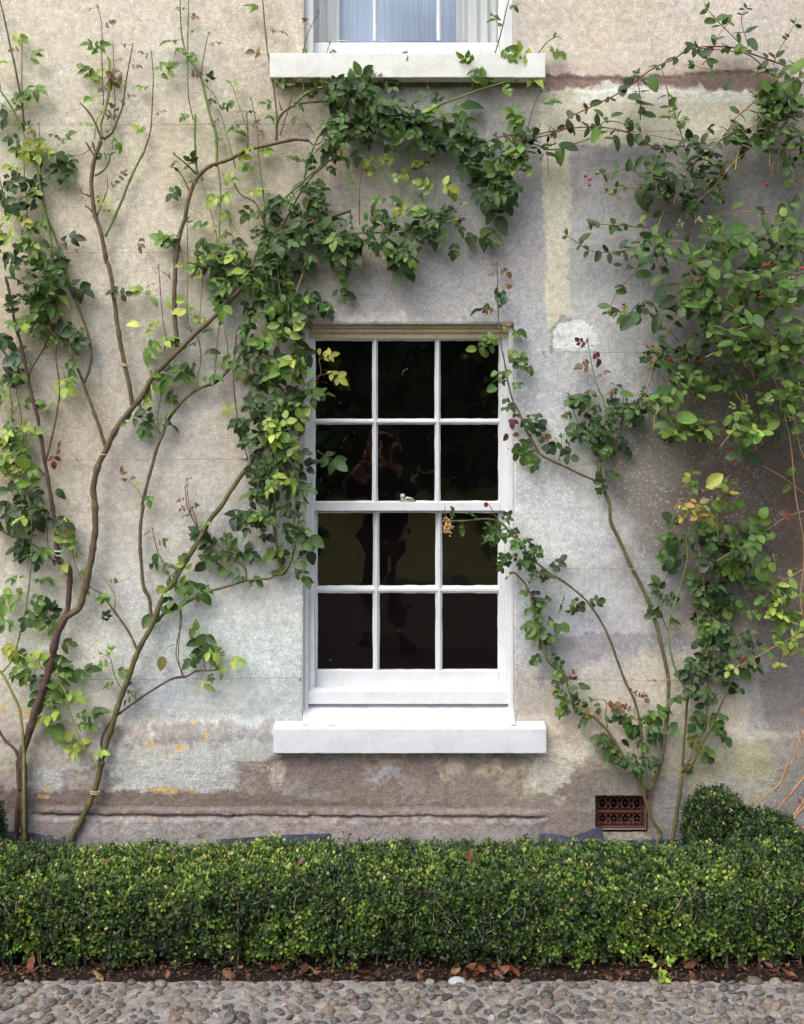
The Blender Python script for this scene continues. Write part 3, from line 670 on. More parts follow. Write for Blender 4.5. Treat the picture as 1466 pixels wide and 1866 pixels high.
# cobbled path: mortar bed and pebbles in one structure
def cobbles():
    bed = lambda x, y: 0.006*fbm(x, y, .10, 81)+0.003*fbm(x, y, .025, 91)+0.002
    xs = np.arange(-3.6, 3.6, 0.010); ys = np.arange(PY0, PY1+.001, 0.010); X, Y = np.meshgrid(xs, ys); k = len(xs)
    yy = Y.ravel().copy(); e = np.abs(yy-ys[-1]) < 1e-6; yy[e] += 0.012*fbm(X.ravel()[e], yy[e], .08, 5)
    V = [np.stack([X.ravel(), yy, bed(X.ravel(), Y.ravel())], 1)]; i, j = np.meshgrid(np.arange(k-1), np.arange(len(ys)-1)); q = (j*k+i).ravel()
    F = [np.stack([q, q+1, q+k+1, q+k], 1)]; Cc = [np.full((len(V[0]), 3), -1.0)]; n0 = len(V[0])
    # template: lat-long dome
    nu, nv = 14, 7; th = np.linspace(0, math.pi*0.62, nv); ph = np.linspace(0, 2*math.pi, nu, endpoint=False)
    T = np.array([(math.sin(a)*math.cos(b), math.sin(a)*math.sin(b), math.cos(a)) for a in th for b in ph])
    TF = np.array([(a*nu+b, (a+1)*nu+b, (a+1)*nu+(b+1) % nu, a*nu+(b+1) % nu) for a in range(nv-1) for b in range(nu)])
    pal = [lin(*c) for c in ((112,104,96),(134,124,114),(92,86,82),(134,118,104),(122,104,94),(108,104,104),(154,144,130),(86,82,80),(140,124,106),(118,110,102),(164,156,146),(110,98,90))]
    pts = []; r = random.Random(3)
    grid = {}
    for _ in range(60000):
        y = r.uniform(-2.35, -0.992); x = r.uniform(-2.6, 2.6)
        if y < -1.275 and x < at(225, 0, 1.25)[0] and y > -1.60: continue
        a = r.uniform(.0125, .0200)*r.choice((1, 1, 1, .7)); g = (int(x//.05), int(y//.05)); ok = True
        for dx in (-1, 0, 1):
            for dy in (-1, 0, 1):
                for (u, v, b) in grid.get((g[0]+dx, g[1]+dy), ()):
                    ddx = (u-x); ddy = (v-y)*1.12
                    if ddx*ddx+ddy*ddy < ((a+b)*1.02)**2: ok = False; break
                if not ok: break
            if not ok: break
        if ok: grid.setdefault(g, []).append((x, y, a)); pts.append((x, y, a))
    for (x, y, a) in pts:
        el = r.uniform(1.05, 1.5); rot = r.gauss(0.15, .65); c, s = math.cos(rot), math.sin(rot)
        rx, ry, rz = a*el**.5*1.05, a/el**.5*1.05, a*r.uniform(.5, .8)
        P = T*[rx, ry, rz]
        ww = 1+0.12*np.sin(T[:, 0]*3+x*70)+0.10*np.sin(T[:, 1]*4+y*90); P = P*ww[:, None]
        til = r.gauss(0, .22); Pz = P[:, 2]*math.cos(til)+P[:, 0]*math.sin(til)
        P = np.stack([P[:, 0]*c-P[:, 1]*s+x, P[:, 0]*s+P[:, 1]*c+y, Pz+r.uniform(-.003, .005)], 1)
        col = np.array(r.choice(pal))*r.uniform(.45, .95)
        V.append(P); F.append(TF+n0); n0 += len(P); Cc.append(np.tile(col, (len(P), 1)))
    m, t, b = mat("cobbles_in_mortar", 0.8, spec=0.35); L = t.links; co = coord(t); c = attr(t, 'col')
    sx = node(t, 'ShaderNodeSeparateColor'); L.new(c, sx.inputs[0]); isb = math_(t, 'LESS_THAN', sx.outputs[0], 0.0)
    n1 = noise(t, 18, 6, .7, co); n2 = noise(t, 160, 5, .75, co)
    mor = ramp(t, math_(t, 'ADD', math_(t, 'MULTIPLY', n1, .5), math_(t, 'MULTIPLY', n2, .5)), [(0.33, lin(86, 82, 80)), (0.5, lin(134, 129, 127)), (0.68, lin(188, 183, 179))])
    vein = ramp(t, noise(t, 75, 5, .7, co, 1.2), [(0.32, gray(0.5)), (0.5, gray(1.0)), (0.66, gray(1.5))])
    st = mix(t, 0.85, c, vein, 'MULTIPLY')
    gri = ramp(t, n2, [(0.50, gray(0)), (0.64, gray(0.6))]); st = mix(t, gri, st, lin(160, 154, 148)); st = mix(t, ramp(t, noise(t, 110, 4, .7, co), [(.56, gray(0)), (.64, gray(.6))]), st, lin(52, 48, 46))
    L.new(mix(t, isb, st, mor), b.inputs['Base Color'])
    L.new(ramp(t, isb, [(0, gray(0.55)), (1, gray(0.95))]), b.inputs['Roughness'])
    bump(t, n2, b, 0.004, 0.8, bump(t, n1, None, 0.008, 0.5))
    me = npmesh("path", np.concatenate(V), np.concatenate(F), True, {'col': np.concatenate(Cc)})
    o = link("path", me, m); props(o, kind='structure')
cobbles()
M_slab = ground_mat("yellow_stone", [lin(120, 106, 80), lin(168, 152, 120), lin(196, 182, 152)], 16, 0.004)
q = MB(); q.box(-2.4, at(238, 0, 1.25)[0], -1.60, -1.262, -0.02, 0.012); o = q.build("paving_slab", M_slab, bevel=0.006); props(o, "yellow sandstone paving slab let into the cobbled path at its lower left", "paving slab")
# slates standing against the foot of the wall
M_slate, t_, b_ = mat("blue_slate", 0.55, spec=0.4); co_ = coord(t_)
t_.links.new(ramp(t_, noise(t_, 26, 6, 0.7, co_), [(0.3, lin(52, 56, 68)), (0.55, lin(78, 84, 98)), (0.75, lin(118, 124, 138))]), b_.inputs['Base Color'])
bump(t_, noise(t_, 60, 5, .7, co_), b_, .003, .6)
def slate(px, label, d=0.045, th=0.008):
    n = len(px); P0 = [at(x, y, d) for x, y in px]; bm = bmesh.new()
    f = [bm.verts.new((p[0], p[1]-0.02*(0.1-p[2])*2, p[2])) for p in P0]; g = [bm.verts.new((p[0], p[1]-0.02*(0.1-p[2])*2+th, p[2])) for p in P0]
    bm.faces.new(f); bm.faces.new(g[::-1])
    for i in range(n): bm.faces.new((f[i], g[i], g[(i+1) % n], f[(i+1) % n]))
    bmesh.ops.recalc_face_normals(bm, faces=bm.faces); me = bpy.data.meshes.new("slate"); bm.to_mesh(me); bm.free()
    o = link("slate", me, M_slate); props(o, label, "slate", "slates stood along the foot of the wall"); return o
slate([(-180,1512),(0,1514),(60,1519),(120,1525),(122,1575),(-180,1575)], "dark slate at the wall foot behind the base of the left rose trunks")
slate([(395,1530),(500,1523),(540,1521),(603,1519),(604,1575),(395,1575)], "dark slate with a square upper corner at the wall foot left of below the window", 0.05)
slate([(640,1527),(760,1530),(985,1537),(985,1575),(640,1575)], "long low slate at the wall foot under the window sill", 0.045)
slate([(983,1524),(986,1520),(1004,1519),(1040,1526),(1060,1520),(1090,1508),(1098,1511),(1103,1540),(1103,1575),(983,1575)], "broken grey slate with a raised pointed right end below the air brick", 0.06)
slate([(1104,1533),(1260,1530),(1262,1575),(1104,1575)], "low slate at the wall foot between the air brick and the corner bush", 0.045)

# ------------------------------------------------------------------ leaves: thousands of small real faces
SHAPES = {
 'rose': (np.array([0,.10,.32,.58,.84,1.0]), np.array([.10,.60,1.0,.92,.48,.02])),
 'oval': (np.array([0,.12,.35,.62,.86,1.0]), np.array([.15,.72,1.0,.95,.58,.05])),
 'stalk': (np.array([0,.5,1.0]), np.array([1,.9,.8])),
 'box': (np.array([0,.3,.75,1.0]), np.array([.25,.95,.9,.35])),
}
def leaf_mesh(items, shape):
    """items: list of (pos, axis, normal, length, width, colour, fold, curl)"""
    T, Wd = SHAPES[shape]; N = len(items); k = len(T)
    pos = np.array([i[0] for i in items], np.float32); a = np.array([i[1] for i in items], np.float32); n = np.array([i[2] for i in items], np.float32)
    L = np.array([i[3] for i in items], np.float32); Wi = np.array([i[4] for i in items], np.float32); col = np.array([i[5] for i in items], np.float32)
    fold = np.array([i[6] for i in items], np.float32); curl = np.array([i[7] for i in items], np.float32)
    return leaf_arrays(pos, a, n, L, Wi, col, fold, curl, shape)
def leaf_arrays(pos, a, n, L, Wi, col, fold, curl, shape):
    T, Wd = SHAPES[shape]; N = len(pos); k = len(T)
    a = a/np.linalg.norm(a, axis=1, keepdims=True); b = np.cross(n, a); b /= np.linalg.norm(b, axis=1, keepdims=True)+1e-9; n = np.cross(a, b)
    if shape == 'box': side = np.array([-1., 1.])
    else: side = np.array([-1., 0., 1.])
    m = len(side)
    t = np.repeat(T, m); s = np.tile(side, k); w_ = np.repeat(Wd, m)
    X = t[None]*L[:, None]; Yl = s[None]*w_[None]*Wi[:, None]*0.5
    wav = 1+0.0*t
    Z = np.abs(s)[None]*w_[None]*Wi[:, None]*0.5*fold[:, None]+(t**2)[None]*(-curl*L)[:, None]
    if m == 3: Z = Z+0.05*L[:, None]*np.sin(t*9+pos[:, :1]*300)[:, :]*s[None]*w_[None]*0.5
    V = pos[:, None, :]+X[..., None]*a[:, None]+Yl[..., None]*b[:, None]+Z[..., None]*n[:, None]
    idx = np.arange(N)[:, None]*(k*m)
    F = []
    for i in range(k-1):
        for j in range(m-1):
            F.append(np.concatenate([idx+i*m+j, idx+(i+1)*m+j, idx+(i+1)*m+j+1, idx+i*m+j+1], 1))
    F = np.concatenate(F, 0)
    tip = (0.9+0.2*t)[None, :, None]
    Cl = col[:, None, :]*tip
    lf = np.stack([np.broadcast_to(t, (N, k*m)), np.broadcast_to(s, (N, k*m)), np.broadcast_to(pos[:, :1]*7 % 1, (N, k*m))], -1)
    return V.reshape(-1, 3), F, Cl.reshape(-1, 3), lf.reshape(-1, 3)
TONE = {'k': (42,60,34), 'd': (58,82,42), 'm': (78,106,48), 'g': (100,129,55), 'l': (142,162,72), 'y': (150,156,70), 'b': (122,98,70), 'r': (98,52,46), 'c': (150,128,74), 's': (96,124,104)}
R = random.Random(11)
def tone(ch):
    c = np.array(lin(*TONE[ch])); f = math.exp(R.gauss(0, .22)); return c*[f*math.exp(R.gauss(0, .10)), f, f*math.exp(R.gauss(0, .12))]
def rv(s=1): return Vector((R.gauss(0, s), R.gauss(0, s), R.gauss(0, s)))
class Plant:
    def __init__(s, name, label, cat, base, group=None):
        s.root = empty(name, base, label, cat, group); s.leaf = []; s.oval = []; s.stalk = []; s.berries = []; s.round = False
    def leaflet(s, p, a, n, L, Wr, ch, fold=None, curl=None, oval=False):
        if ch in 'rb': L *= .74
        if s.round: L *= .86
        if s.round and not oval: Wr = min(.92, Wr*1.25); oval = True
        (s.oval if oval else s.leaf).append((tuple(p), tuple(a), tuple(n), L, L*Wr, tone(ch), R.uniform(.05, .75) if fold is None else fold, R.uniform(-.12, .5) if curl is None else curl))
    def stalkseg(s, p, q, ch, w=0.0016):
        d = q-p; n = Vector((0, -1, .2)); s.stalk.append((tuple(p), tuple(d.normalized()), tuple(n), d.length, w, tone(ch), 0., 0.))
    def compound(s, p, a, size, ch, nl=5, face=None):
        """rose leaf: stalk with 3, 5 or 7 leaflets; p attachment point, a direction, size = leaflet length (m)"""
        a = a.normalized(); n = (Vector((0, -.8, .6)) if face is None else face)+rv(.38); n = (n-a*n.dot(a)).normalized()
        if n.y > -0.15: n.y = -0.2; n = (n-a*n.dot(a)).normalized()
        pairs = (nl-1)//2; Lr = size*(0.55+0.5*pairs); droop = R.uniform(.0, .35)
        rp = [p]
        for k in range(4): rp.append(rp[-1]+((a-n*droop*k*.18)*Lr/4))
        sc = 'g' if ch not in 'br' else 'b'
        for u, v in zip(rp[:-1], rp[1:]): s.stalkseg(u, v, sc)
        b = n.cross(a)
        s.leaflet(rp[-1], a*1+Vector((0, 0, -.25))-n*.15+rv(.12), n+rv(.2), size*R.uniform(.95, 1.15), R.uniform(.58, .74), ch)
        for k in range(pairs):
            f = 1-(k*0.42 if pairs > 1 else .25)-.12; base = p+(rp[-1]-p)*f
            for sd in (-1, 1):
                if R.random() < .06: continue
                s.leaflet(base+rv(.001), b*sd*R.uniform(.8, 1.1)+a*R.uniform(.25, .7)+Vector((0, 0, -.15))+rv(.12), n+b*(-sd*.25)+rv(.22), size*R.uniform(.78, 1.0)*(1-.13*k), R.uniform(.56, .74), ch)
    def pair(s, p, a, size, ch, wr=(.46, .66)):
        """honeysuckle: two opposite oval leaves"""
        a = a.normalized(); n = (Vector((0, -.75, .6))+rv(.45)); b = n.cross(a).normalized()
        for sd in (-1, 1):
            ax = (b*sd+a*R.uniform(.1, .8)+rv(.25)).normalized()
            nn = Vector((0, -.75, .62))+rv(.4)
            s.leaflet(p+ax*.003, ax, nn, size*R.uniform(.8, 1.12), R.uniform(*wr), ch, oval=True, fold=R.uniform(.02, .35), curl=R.uniform(-.1, .3))
    def finish(s, M_leaf, M_stalk):
        for items, shp, nm in ((s.leaf, 'rose', 'foliage'), (s.oval, 'oval', 'foliage')):
            if not items: continue
            V, F, Cc, lf = leaf_mesh(items, shp)
            if s.stalk:
                V2, F2, C2, lf2 = leaf_mesh(s.stalk, 'stalk'); lf2[:, 1] = 0.6; s.stalk = []
                F = np.concatenate([F, F2+len(V)]); V = np.concatenate([V, V2]); Cc = np.concatenate([Cc, C2]); lf = np.concatenate([lf, lf2])
            link(nm, npmesh(nm, V, F, True, {'col': Cc, 'lf': lf}), M_leaf, s.root)
M_rose = leaf_material("rose_leaf", 0.40, 0.22); M_honey = leaf_material("honeysuckle_leaf", 0.45, 0.25, 0.6); M_boxl = leaf_material("box_leaf", 0.28, 0.14, 0.15)
M_bark = bark_material("cane_bark")
CANE = {'w': (104,90,68), 'o': (100,94,62), 'g': (112,130,74), 'p': (92,72,66), 't': (166,130,100), 'r': (120,74,56), 'y': (138,142,84), 'k': (70,58,46)}
def spline(P, step):
    """Catmull-Rom through P, resampled"""
    P = [P[0]*2-P[1]]+P+[P[-1]*2-P[-2]]; out = []; tt = []
    for i in range(1, len(P)-2):
        a, b, c, d = P[i-1:i+3]; n = max(2, int((c-b).length/step))
        for k in range(n):
            t = k/n; out.append(0.5*((b*2)+(c-a)*t+(a*2-b*5+c*4-d)*t*t+(b*3-a-c*3+d)*t**3)); tt.append((i-1+t))
    out.append(P[-2]); tt.append(len(P)-3); return out, [x/(len(P)-3) for x in tt]
TILE = {'A': (0,0), 'B': (480,0), 'C': (966,0), 'D': (0,460), 'E': (480,460), 'F': (966,460), 'G': (0,920), 'H': (480,920), 'I': (966,920), 'J': (0,1386), 'K': (480,1386), 'L': (966,1386)}
def parse(path):
    out = []
    for tok in path.split():
        m = re.match(r'([A-Z]?)(-?[\d.]+),(-?[\d.]+)(?:@([\d.]+))?$', tok)
        if m.group(1): til = m.group(1)
        x, y = float(m.group(2)), float(m.group(3))
        if til != 'P': x = TILE[til][0]+x/2.932; y = TILE[til][1]+y/2.932
        out.append((x, y, float(m.group(4)) if m.group(4) else None))
    return out
def cane(pl, path, r0, r1, kind='w', d0=0.03, d1=None, leaf=None, sp=26, size=22, nl=5, start=0.1, tip=None, name='cane', oval=False, wob=1.0, seg=7):
    """a stem traced over the wall: radii in wall pixels, depth in metres; leaf = string of tones from base to tip"""
    pts = parse(path); d1 = d0 if d1 is None else d1; n = len(pts); r0 *= .86; r1 *= .86; size *= .84; sp *= .95
    W3 = []
    for i, (x, y, dd) in enumerate(pts):
        d = dd if dd is not None else d0+(d1-d0)*i/(n-1)
        W3.append(Vector(at(x, y, d+r0*S*.6)))
    P, T = spline(W3, 0.009)
    q0 = R.uniform(0, 99); V = []; F = []; col = np.array(lin(*CANE[kind])); Cc = []
    for i, p in enumerate(P):
        p = p+Vector((math.sin(i*.55+q0)*.5, math.sin(i*.37+q0)*.8, math.sin(i*.41+q0*2)*.3))*0.0011*wob*min(1, r0/3)
        r = (r0+(r1-r0)*T[i])*S*(1+.10*math.sin(i*.9+q0)*math.sin(i*.23+q0)+(0.22 if (i+int(q0)) % 17 == 0 else 0)+(0.10 if (i+int(q0)) % 17 in (1, 16) else 0))
        t = (P[min(i+1, len(P)-1)]-P[max(i-1, 0)]).normalized(); a = t.cross(Vector((0, 1, 0.05))).normalized(); b = t.cross(a)
        for k in range(seg):
            an = 2*math.pi*k/seg; V.append(p+(a*math.cos(an)+b*math.sin(an))*r)
            Cc.append(col*(1+.12*math.sin(i*.31+q0)))
        if i:
            for k in range(seg): F.append(((i-1)*seg+k, (i-1)*seg+(k+1) % seg, i*seg+(k+1) % seg, i*seg+k))
    e = len(V); V += [P[0], P[-1]]; Cc += [col*.8, col*1.2]; m = (len(P)-1)*seg
    for k in range(seg): F.append((e, (k+1) % seg, k, k)); F.append((e+1, m+k, m+(k+1) % seg, m+(k+1) % seg))
    F = [f if len(set(f)) == 4 else f for f in F]
    # thorns / buds as small cones
    if kind in 'wogpy' and r0 > 1.2 and not oval:
        for i in range(3, len(P)-3, 1):
            if R.random() < .16:
                t = (P[i+1]-P[i-1]).normalized(); sd = t.cross(Vector((0, 1, 0))).normalized()*R.choice((-1, 1)); sd = (sd+Vector((0, -R.random()*.7, 0))).normalized()
                r = (r0+(r1-r0)*T[i])*S; o = P[i]+sd*r*.8; h = 0.0045+r*.15; w_ = 0.0018; m = len(V)
                V += [o-t*w_, o+t*w_, o+sd.cross(t)*w_, o+sd*h-t*.001]; Cc += [np.array(lin(120, 70, 50))]*4
                F += [(m, m+1, m+3, m+3), (m+1, m+2, m+3, m+3), (m+2, m, m+3, m+3)]
    me = bpy.data.meshes.new(name); me.from_pydata([tuple(v) for v in V], [], [tuple(dict.fromkeys(f)) for f in F])
    for p in me.polygons: p.use_smooth = True
    a_ = me.attributes.new('col', 'FLOAT_COLOR', 'POINT'); a_.data.foreach_set('color', np.concatenate([np.array(Cc), np.ones((len(Cc), 1))], 1).astype(np.float32).ravel())
    o = link(name, me, M_bark, pl.root)
    if leaf:
        acc = 0; nxt = sp*S*R.uniform(.3, 1); sd = R.choice((-1, 1))
        for i in range(1, len(P)):
            acc += (P[i]-P[i-1]).length
            if T[i] < start: continue
            if acc > nxt:
                acc = 0; nxt = sp*S*R.uniform(.6, 1.5); t = (P[i]-P[i-1]).normalized(); side = t.cross(Vector((0, 1, 0))).normalized()*sd; sd = -sd
                ch = leaf[min(len(leaf)-1, int(T[i]*len(leaf)*.999+R.uniform(-.3, .3)+.0) if T[i] < 1 else len(leaf)-1)] if len(leaf) > 1 else leaf
                f = (1-.4*T[i]**3)*R.uniform(.75, 1.2)
                if oval: pl.pair(P[i], t+rv(.2), size*S*f, ch)
                else: pl.compound(P[i], side*.9+t*R.uniform(-.1, .6)+Vector((0, -.25, -.22))+rv(.2), size*S*f, ch, R.choice((nl, nl, 3)))
        ch = tip or leaf[-1]
        for k in range(3 if not oval else 2):
            t = (P[-1]-P[-3]).normalized()
            if oval: pl.pair(P[-1]+t*.002*k, t+rv(.2), size*S*.55, ch)
            else: pl.leaflet(P[-1]-t*.004*k, t+rv(.5)+Vector((0, 0, -.2)), Vector((0, -1, .2))+rv(.4), size*S*R.uniform(.4, .7), .38, ch, .6, R.uniform(.1, .6))
    return P
def inside(poly, x, y):
    c = False; n = len(poly)
    for i in range(n):
        x1, y1 = poly[i]; x2, y2 = poly[(i+1) % n]
        if (y1 > y) != (y2 > y) and x < (x2-x1)*(y-y1)/(y2-y1)+x1: c = not c
    return c
def fill(pl, poly, n, tones, d0, d1, size, oval=False, nl=5, clump=0, bias=(0, -.2, -.3), twig=0.6):
    n = max(3, int(n*(1.45 if oval else .84))); size = size*(.66 if oval else .68)
    poly = [(p[0], p[1]) for p in parse(poly)]; xs = [p[0] for p in poly]; ys = [p[1] for p in poly]; k = 0; cent = []
    sd = R.randint(0, 9999)
    def rnd():
        while True:
            x = R.uniform(min(xs), max(xs)); y = R.uniform(min(ys), max(ys))
            if inside(poly, x, y):
                if clump and vnoise(np.array([x/clump]), np.array([y/clump]), sd)[0] < R.uniform(.15, .62): continue
                return x, y
    for _ in range(n):
        x, y = rnd(); f = R.random(); d = d0+(d1-d0)*f
        # front leaves catch new growth tones, rear ones are the older dark ones
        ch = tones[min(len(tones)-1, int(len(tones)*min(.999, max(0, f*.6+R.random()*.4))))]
        p = Vector(at(x, y, d)); a = Vector(bias)+Vector((R.gauss(0, 1), R.gauss(0, .3), R.gauss(0, .8)))
        if oval: pl.pair(p, a, size*S*R.uniform(.7, 1.25), ch)
        else: pl.compound(p-a.normalized()*size*S*.9, a, size*S*R.uniform(.75, 1.2), ch, R.choice((nl, nl, 3)))
        if R.random() < twig:
            e = p+Vector((R.gauss(0, .03), R.uniform(.0, .02), R.gauss(-.02, .04))); e.y = min(e.y, -.01); pl.stalkseg(p, e, 'g' if not oval else 'c', .0022)
def spots(pl, s, sc=1.0, oval=False, d=(.03, .07)):
    """single leaves: tile letter then x,y,tone[size][direction in degrees, 0 = right, 90 = up]"""
    til = None
    for tok in s.split():
        m = re.match(r'([A-Z]?)(-?[\d.]+),(-?[\d.]+)([a-z])(\d*)(?:<(-?\d+))?(?:n(\d))?$', tok)
        if m.group(1): til = m.group(1)
        x, y = float(m.group(2)), float(m.group(3))
        if til != 'P': x = TILE[til][0]+x/2.932; y = TILE[til][1]+y/2.932
        sz = float(m.group(5) or 22)*sc*.92; an = math.radians(float(m.group(6))) if m.group(6) else R.uniform(0, 6.28); nl = int(m.group(7) or 5)
        a = Vector((math.cos(an), -.2, math.sin(an))); p = Vector(at(x, y, R.uniform(*d)))
        if oval:
            if nl == 1: pl.leaflet(p-a*sz*S*.5, a, Vector((0, -.9, .4))+rv(.3), sz*S, R.uniform(.5, .68), m.group(4), oval=True)
            else: pl.pair(p, a, sz*S, m.group(4))
        elif nl == 1: pl.leaflet(p-a*sz*S*.5, a, Vector((0, -.9, .4))+rv(.3), sz*S, R.uniform(.55, .7), m.group(4))
        else: pl.compound(p-a*sz*S*.8, a, sz*S, m.group(4), nl)
# ------------------------------------------------------------------ climbing plants, traced cane by cane
B0 = lambda x, y=1572, d=0.05: at(x, y, d)
# rose with the forked trunk, far left
a = Plant("climbing_rose", "old climbing rose with a thick forked brown trunk at the far left edge", "climbing rose", (at(44,0,.06)[0], -.06, 0), "roses trained up the wall")
cane(a, "P41,1575 J130,400 J125,150 J120,0 G118,1330 G150,1240 G195,1080 G235,980 G270,850 G305,700 G350,600", 8.5, 7.5, 'p', .05)
cane(a, "P33,1575 J88,400 J105,150 J98,0 G110,1370", 5.5, 5.5, 'p', .05)
cane(a, "G350,600 G400,570 G430,540 G460,430 G490,280 G510,130 G508,0 D500,1250 D530,1130 D570,1050 D630,930 D700,840 D760,770 D800,690 D880,600 D960,520 D1050,430 D1130,360 D1200,290 D1300,180 D1380,60 P484,462 P500,430 P540,415 P600,396 P640,384", 7.5, 3.2, 'w', .045, .06)
cane(a, "G350,600 G365,540 G372,430 G375,370 G368,330 G320,300 G305,230 G300,130 G280,0 D285,1390 D260,1230 D240,1120 D205,900 D160,720 D135,600 D110,480 D80,380 D60,250 D30,130", 6, 2.8, 'p', .045)
cane(a, "D140,660 D80,600 D0,510 D-60,470", 2.2, 2, 'w', .04, leaf='mdl', sp=30)
cane(a, "D150,690 D170,620 D230,520 D270,420 D260,340 D280,250 D250,150", 2, 1.3, 'o', .04, .06, leaf='mm', sp=24, start=.4)
cane(a, "D245,1120 D280,980 D305,860 D320,720 D300,560 D310,430", 2.2, 1.2, 'o', .04, leaf='mgl', sp=40, start=.45)
cane(a, "D238,1190 D205,1150 D150,1110 D110,1000", 2.4, 1.6, 'o', .035, leaf='y', sp=60)
cane(a, "D568,1045 D520,900 D460,740 D440,680 D385,560 D310,460 D250,400 D210,330", 3.8, 2.2, 'o', .035, .05)
cane(a, "D385,560 D365,450 D335,350 D300,200 D285,60 A275,1290 A240,1130 A215,980 A180,850 A130,720 A80,600 A0,480", 3.2, 1.8, 'g', .04, .05, leaf='mgldm', sp=80, start=.55)
cane(a, "D450,695 D480,620 D487,520 D460,400 D410,270 D370,180 D340,60 A320,1330 A285,1240 A250,1150 A225,1010", 3.2, 2.4, 'o', .04)
cane(a, "A130,700 A120,560 A105,480 A80,350 A50,220 A25,100 A0,0 A-10,-60", 2.4, 1.4, 'o', .03, leaf='gglb', sp=44, size=24)
cane(a, "A122,640 A118,420 A120,200", 1.3, .8, 'o', .03, leaf='gb', sp=70, size=17)
cane(a, "A220,960 A215,800 A210,660", 1.2, .7, 'g', .04, leaf='mlb', sp=40, size=19)
cane(a, "A60,1180 A20,1040 A0,960", 1.8, 1.4, 'o', .04, leaf='gly', sp=30)
cane(a, "A150,1300 A145,1100 A130,900 A140,760", 1.2, .8, 'o', .05, leaf='gly', sp=36)
cane(a, "D710,815 D690,700 D665,590 D635,430 D615,280 D600,160 D580,60 A570,1400 A545,1260 A510,1150 A495,1050 A490,950 A510,840 A540,750", 4.6, 4.2, 'w', .035)
cane(a, "A508,1145 A475,1110 A455,1100", 2, 1.4, 'w', .035); cane(a, "A490,1050 A440,1030 A430,1010", 2, 1.2, 'w', .035)
cane(a, "A508,940 A560,905 A585,860 A590,830", 2, 1.3, 'w', .035, leaf='m', start=.9); cane(a, "A508,835 A485,800 A460,760", 2.2, 1.8, 'w', .035); cane(a, "A512,815 A495,760", 2.4, 2, 'w', .035)
cane(a, "A500,780 A440,825 A380,830", .9, .6, 'w', .03, leaf='m', sp=60)
cane(a, "A545,745 A520,680 A490,620 A455,575 A430,550", 2.6, 1.6, 'w', .035)
cane(a, "A550,740 A540,660 A565,580 A585,470 A585,320", 2.8, 3, 'y', .035, leaf='bgb', sp=46, size=17)
cane(a, "A555,745 A600,710 A625,650 A655,570 A680,400 A700,300 A710,240", 2.6, .9, 'o', .035, leaf='gbbb', sp=30, size=17)
cane(a, "A615,650 A615,520 A612,400 A605,240", 1.2, .7, 'r', .035, leaf='bgb', sp=34, size=16)
cane(a, "A555,560 A550,440 A545,280 A545,140 A525,40", 1.2, .7, 'o', .035, leaf='lgbb', sp=44, size=18)
cane(a, "A505,740 A520,640 A545,600", 1.2, .8, 'y', .035, leaf='lb', sp=24, size=15)
cane(a, "A600,800 A610,740 A605,680", .8, .6, 'o', .03, leaf='b', sp=40, size=14)
cane(a, "A565,1262 A640,1100 A700,950 A775,800", 3.0, 2.4, 'g', .03)
cane(a, "A775,800 A805,700 A815,560 A820,400 A810,280", 1.6, .9, 'o', .03, leaf='lbbgb', sp=34, size=19)
cane(a, "A522,1150 A550,1080 A575,1010 A575,950", 1.4, .8, 'o', .03, leaf='lgb', sp=22, size=15)
cane(a, "D952,505 D935,350 D935,150 D945,0 A935,1400 A955,1280 A990,1160 A1010,1060 A1050,960 A1120,890 A1230,850 A1330,800 A1460,770 B100,760 B170,745 B242,750", 5.0, 3.0, 'w', .035, .045)
cane(a, "B242,750 B270,775 B310,760 B330,720", 1.4, 1, 'o', .04, leaf='m', sp=60)
cane(a, "A1160,890 A1155,720 A1120,600 A1080,430 A1045,360 A1000,300", 3.2, 2.4, 'g', .035)
cane(a, "A1000,300 A975,200 A965,80 A965,-60", 1.7, 1.2, 'g', .035, leaf='mbg', sp=40, size=19)
cane(a, "A1005,330 A1005,180 A1010,0 A1012,-80", 1.1, .8, 'o', .035, leaf='gbr', sp=40, size=17)
cane(a, "A1005,330 A1005,440 A1012,540 A1032,630", 1, 1.2, 'o', .03, leaf='bg', sp=50, size=16)
cane(a, "A1075,410 A1085,330 A1100,250 A1118,170", 1.2, .8, 'o', .035, leaf='gbb', sp=24, size=17)
cane(a, "A1085,440 A1140,500 A1180,570", 1, .7, 'g', .035, leaf='dd', sp=16, size=18)
cane(a, "A1165,880 A1175,960 A1180,1050 A1175,1200 A1175,1330", 1.6, 1.2, 'g', .045, leaf='lly', sp=36, size=20)
cane(a, "A1055,930 A1045,800 A1042,700 A1045,610", 2.6, 2.2, 'g', .035)
cane(a, "A1050,930 A1000,880 A940,830", 2.2, 1.5, 'o', .035, leaf='mdm', sp=24, size=22)
cane(a, "A1012,1015 A985,960 A955,910", 1.8, 1.3, 'o', .035, leaf='ddm', sp=18, size=24)
cane(a, "A1005,1390 A1003,1300 A1000,1180", 1.2, 1.0, 'g', .035, leaf='mlg', sp=38, size=22)
cane(a, "A1325,800 A1325,700 A1320,610", 1.8, .9, 'w', .035, leaf='bb', sp=46, size=16)
cane(a, "A1325,700 A1290,600 A1250,480 A1230,440", 1.0, .7, 'g', .035, leaf='mgl', sp=24, size=18)
cane(a, "A1420,1230 A1410,1050 A1385,850 A1375,680 A1350,560 A1345,530", 1.8, .8, 'g', .04, leaf='mglbb', sp=32, size=19)
cane(a, "A1240,960 A1290,1040 A1370,1090 A1420,1220", 1.6, 1.6, 'o', .045, leaf='lmd', sp=22, size=22)
cane(a, "A1175,1330 A1140,1180 A1100,1040 A1080,960", 1.2, .8, 'g', .04, leaf='mlb', sp=28, size=20)
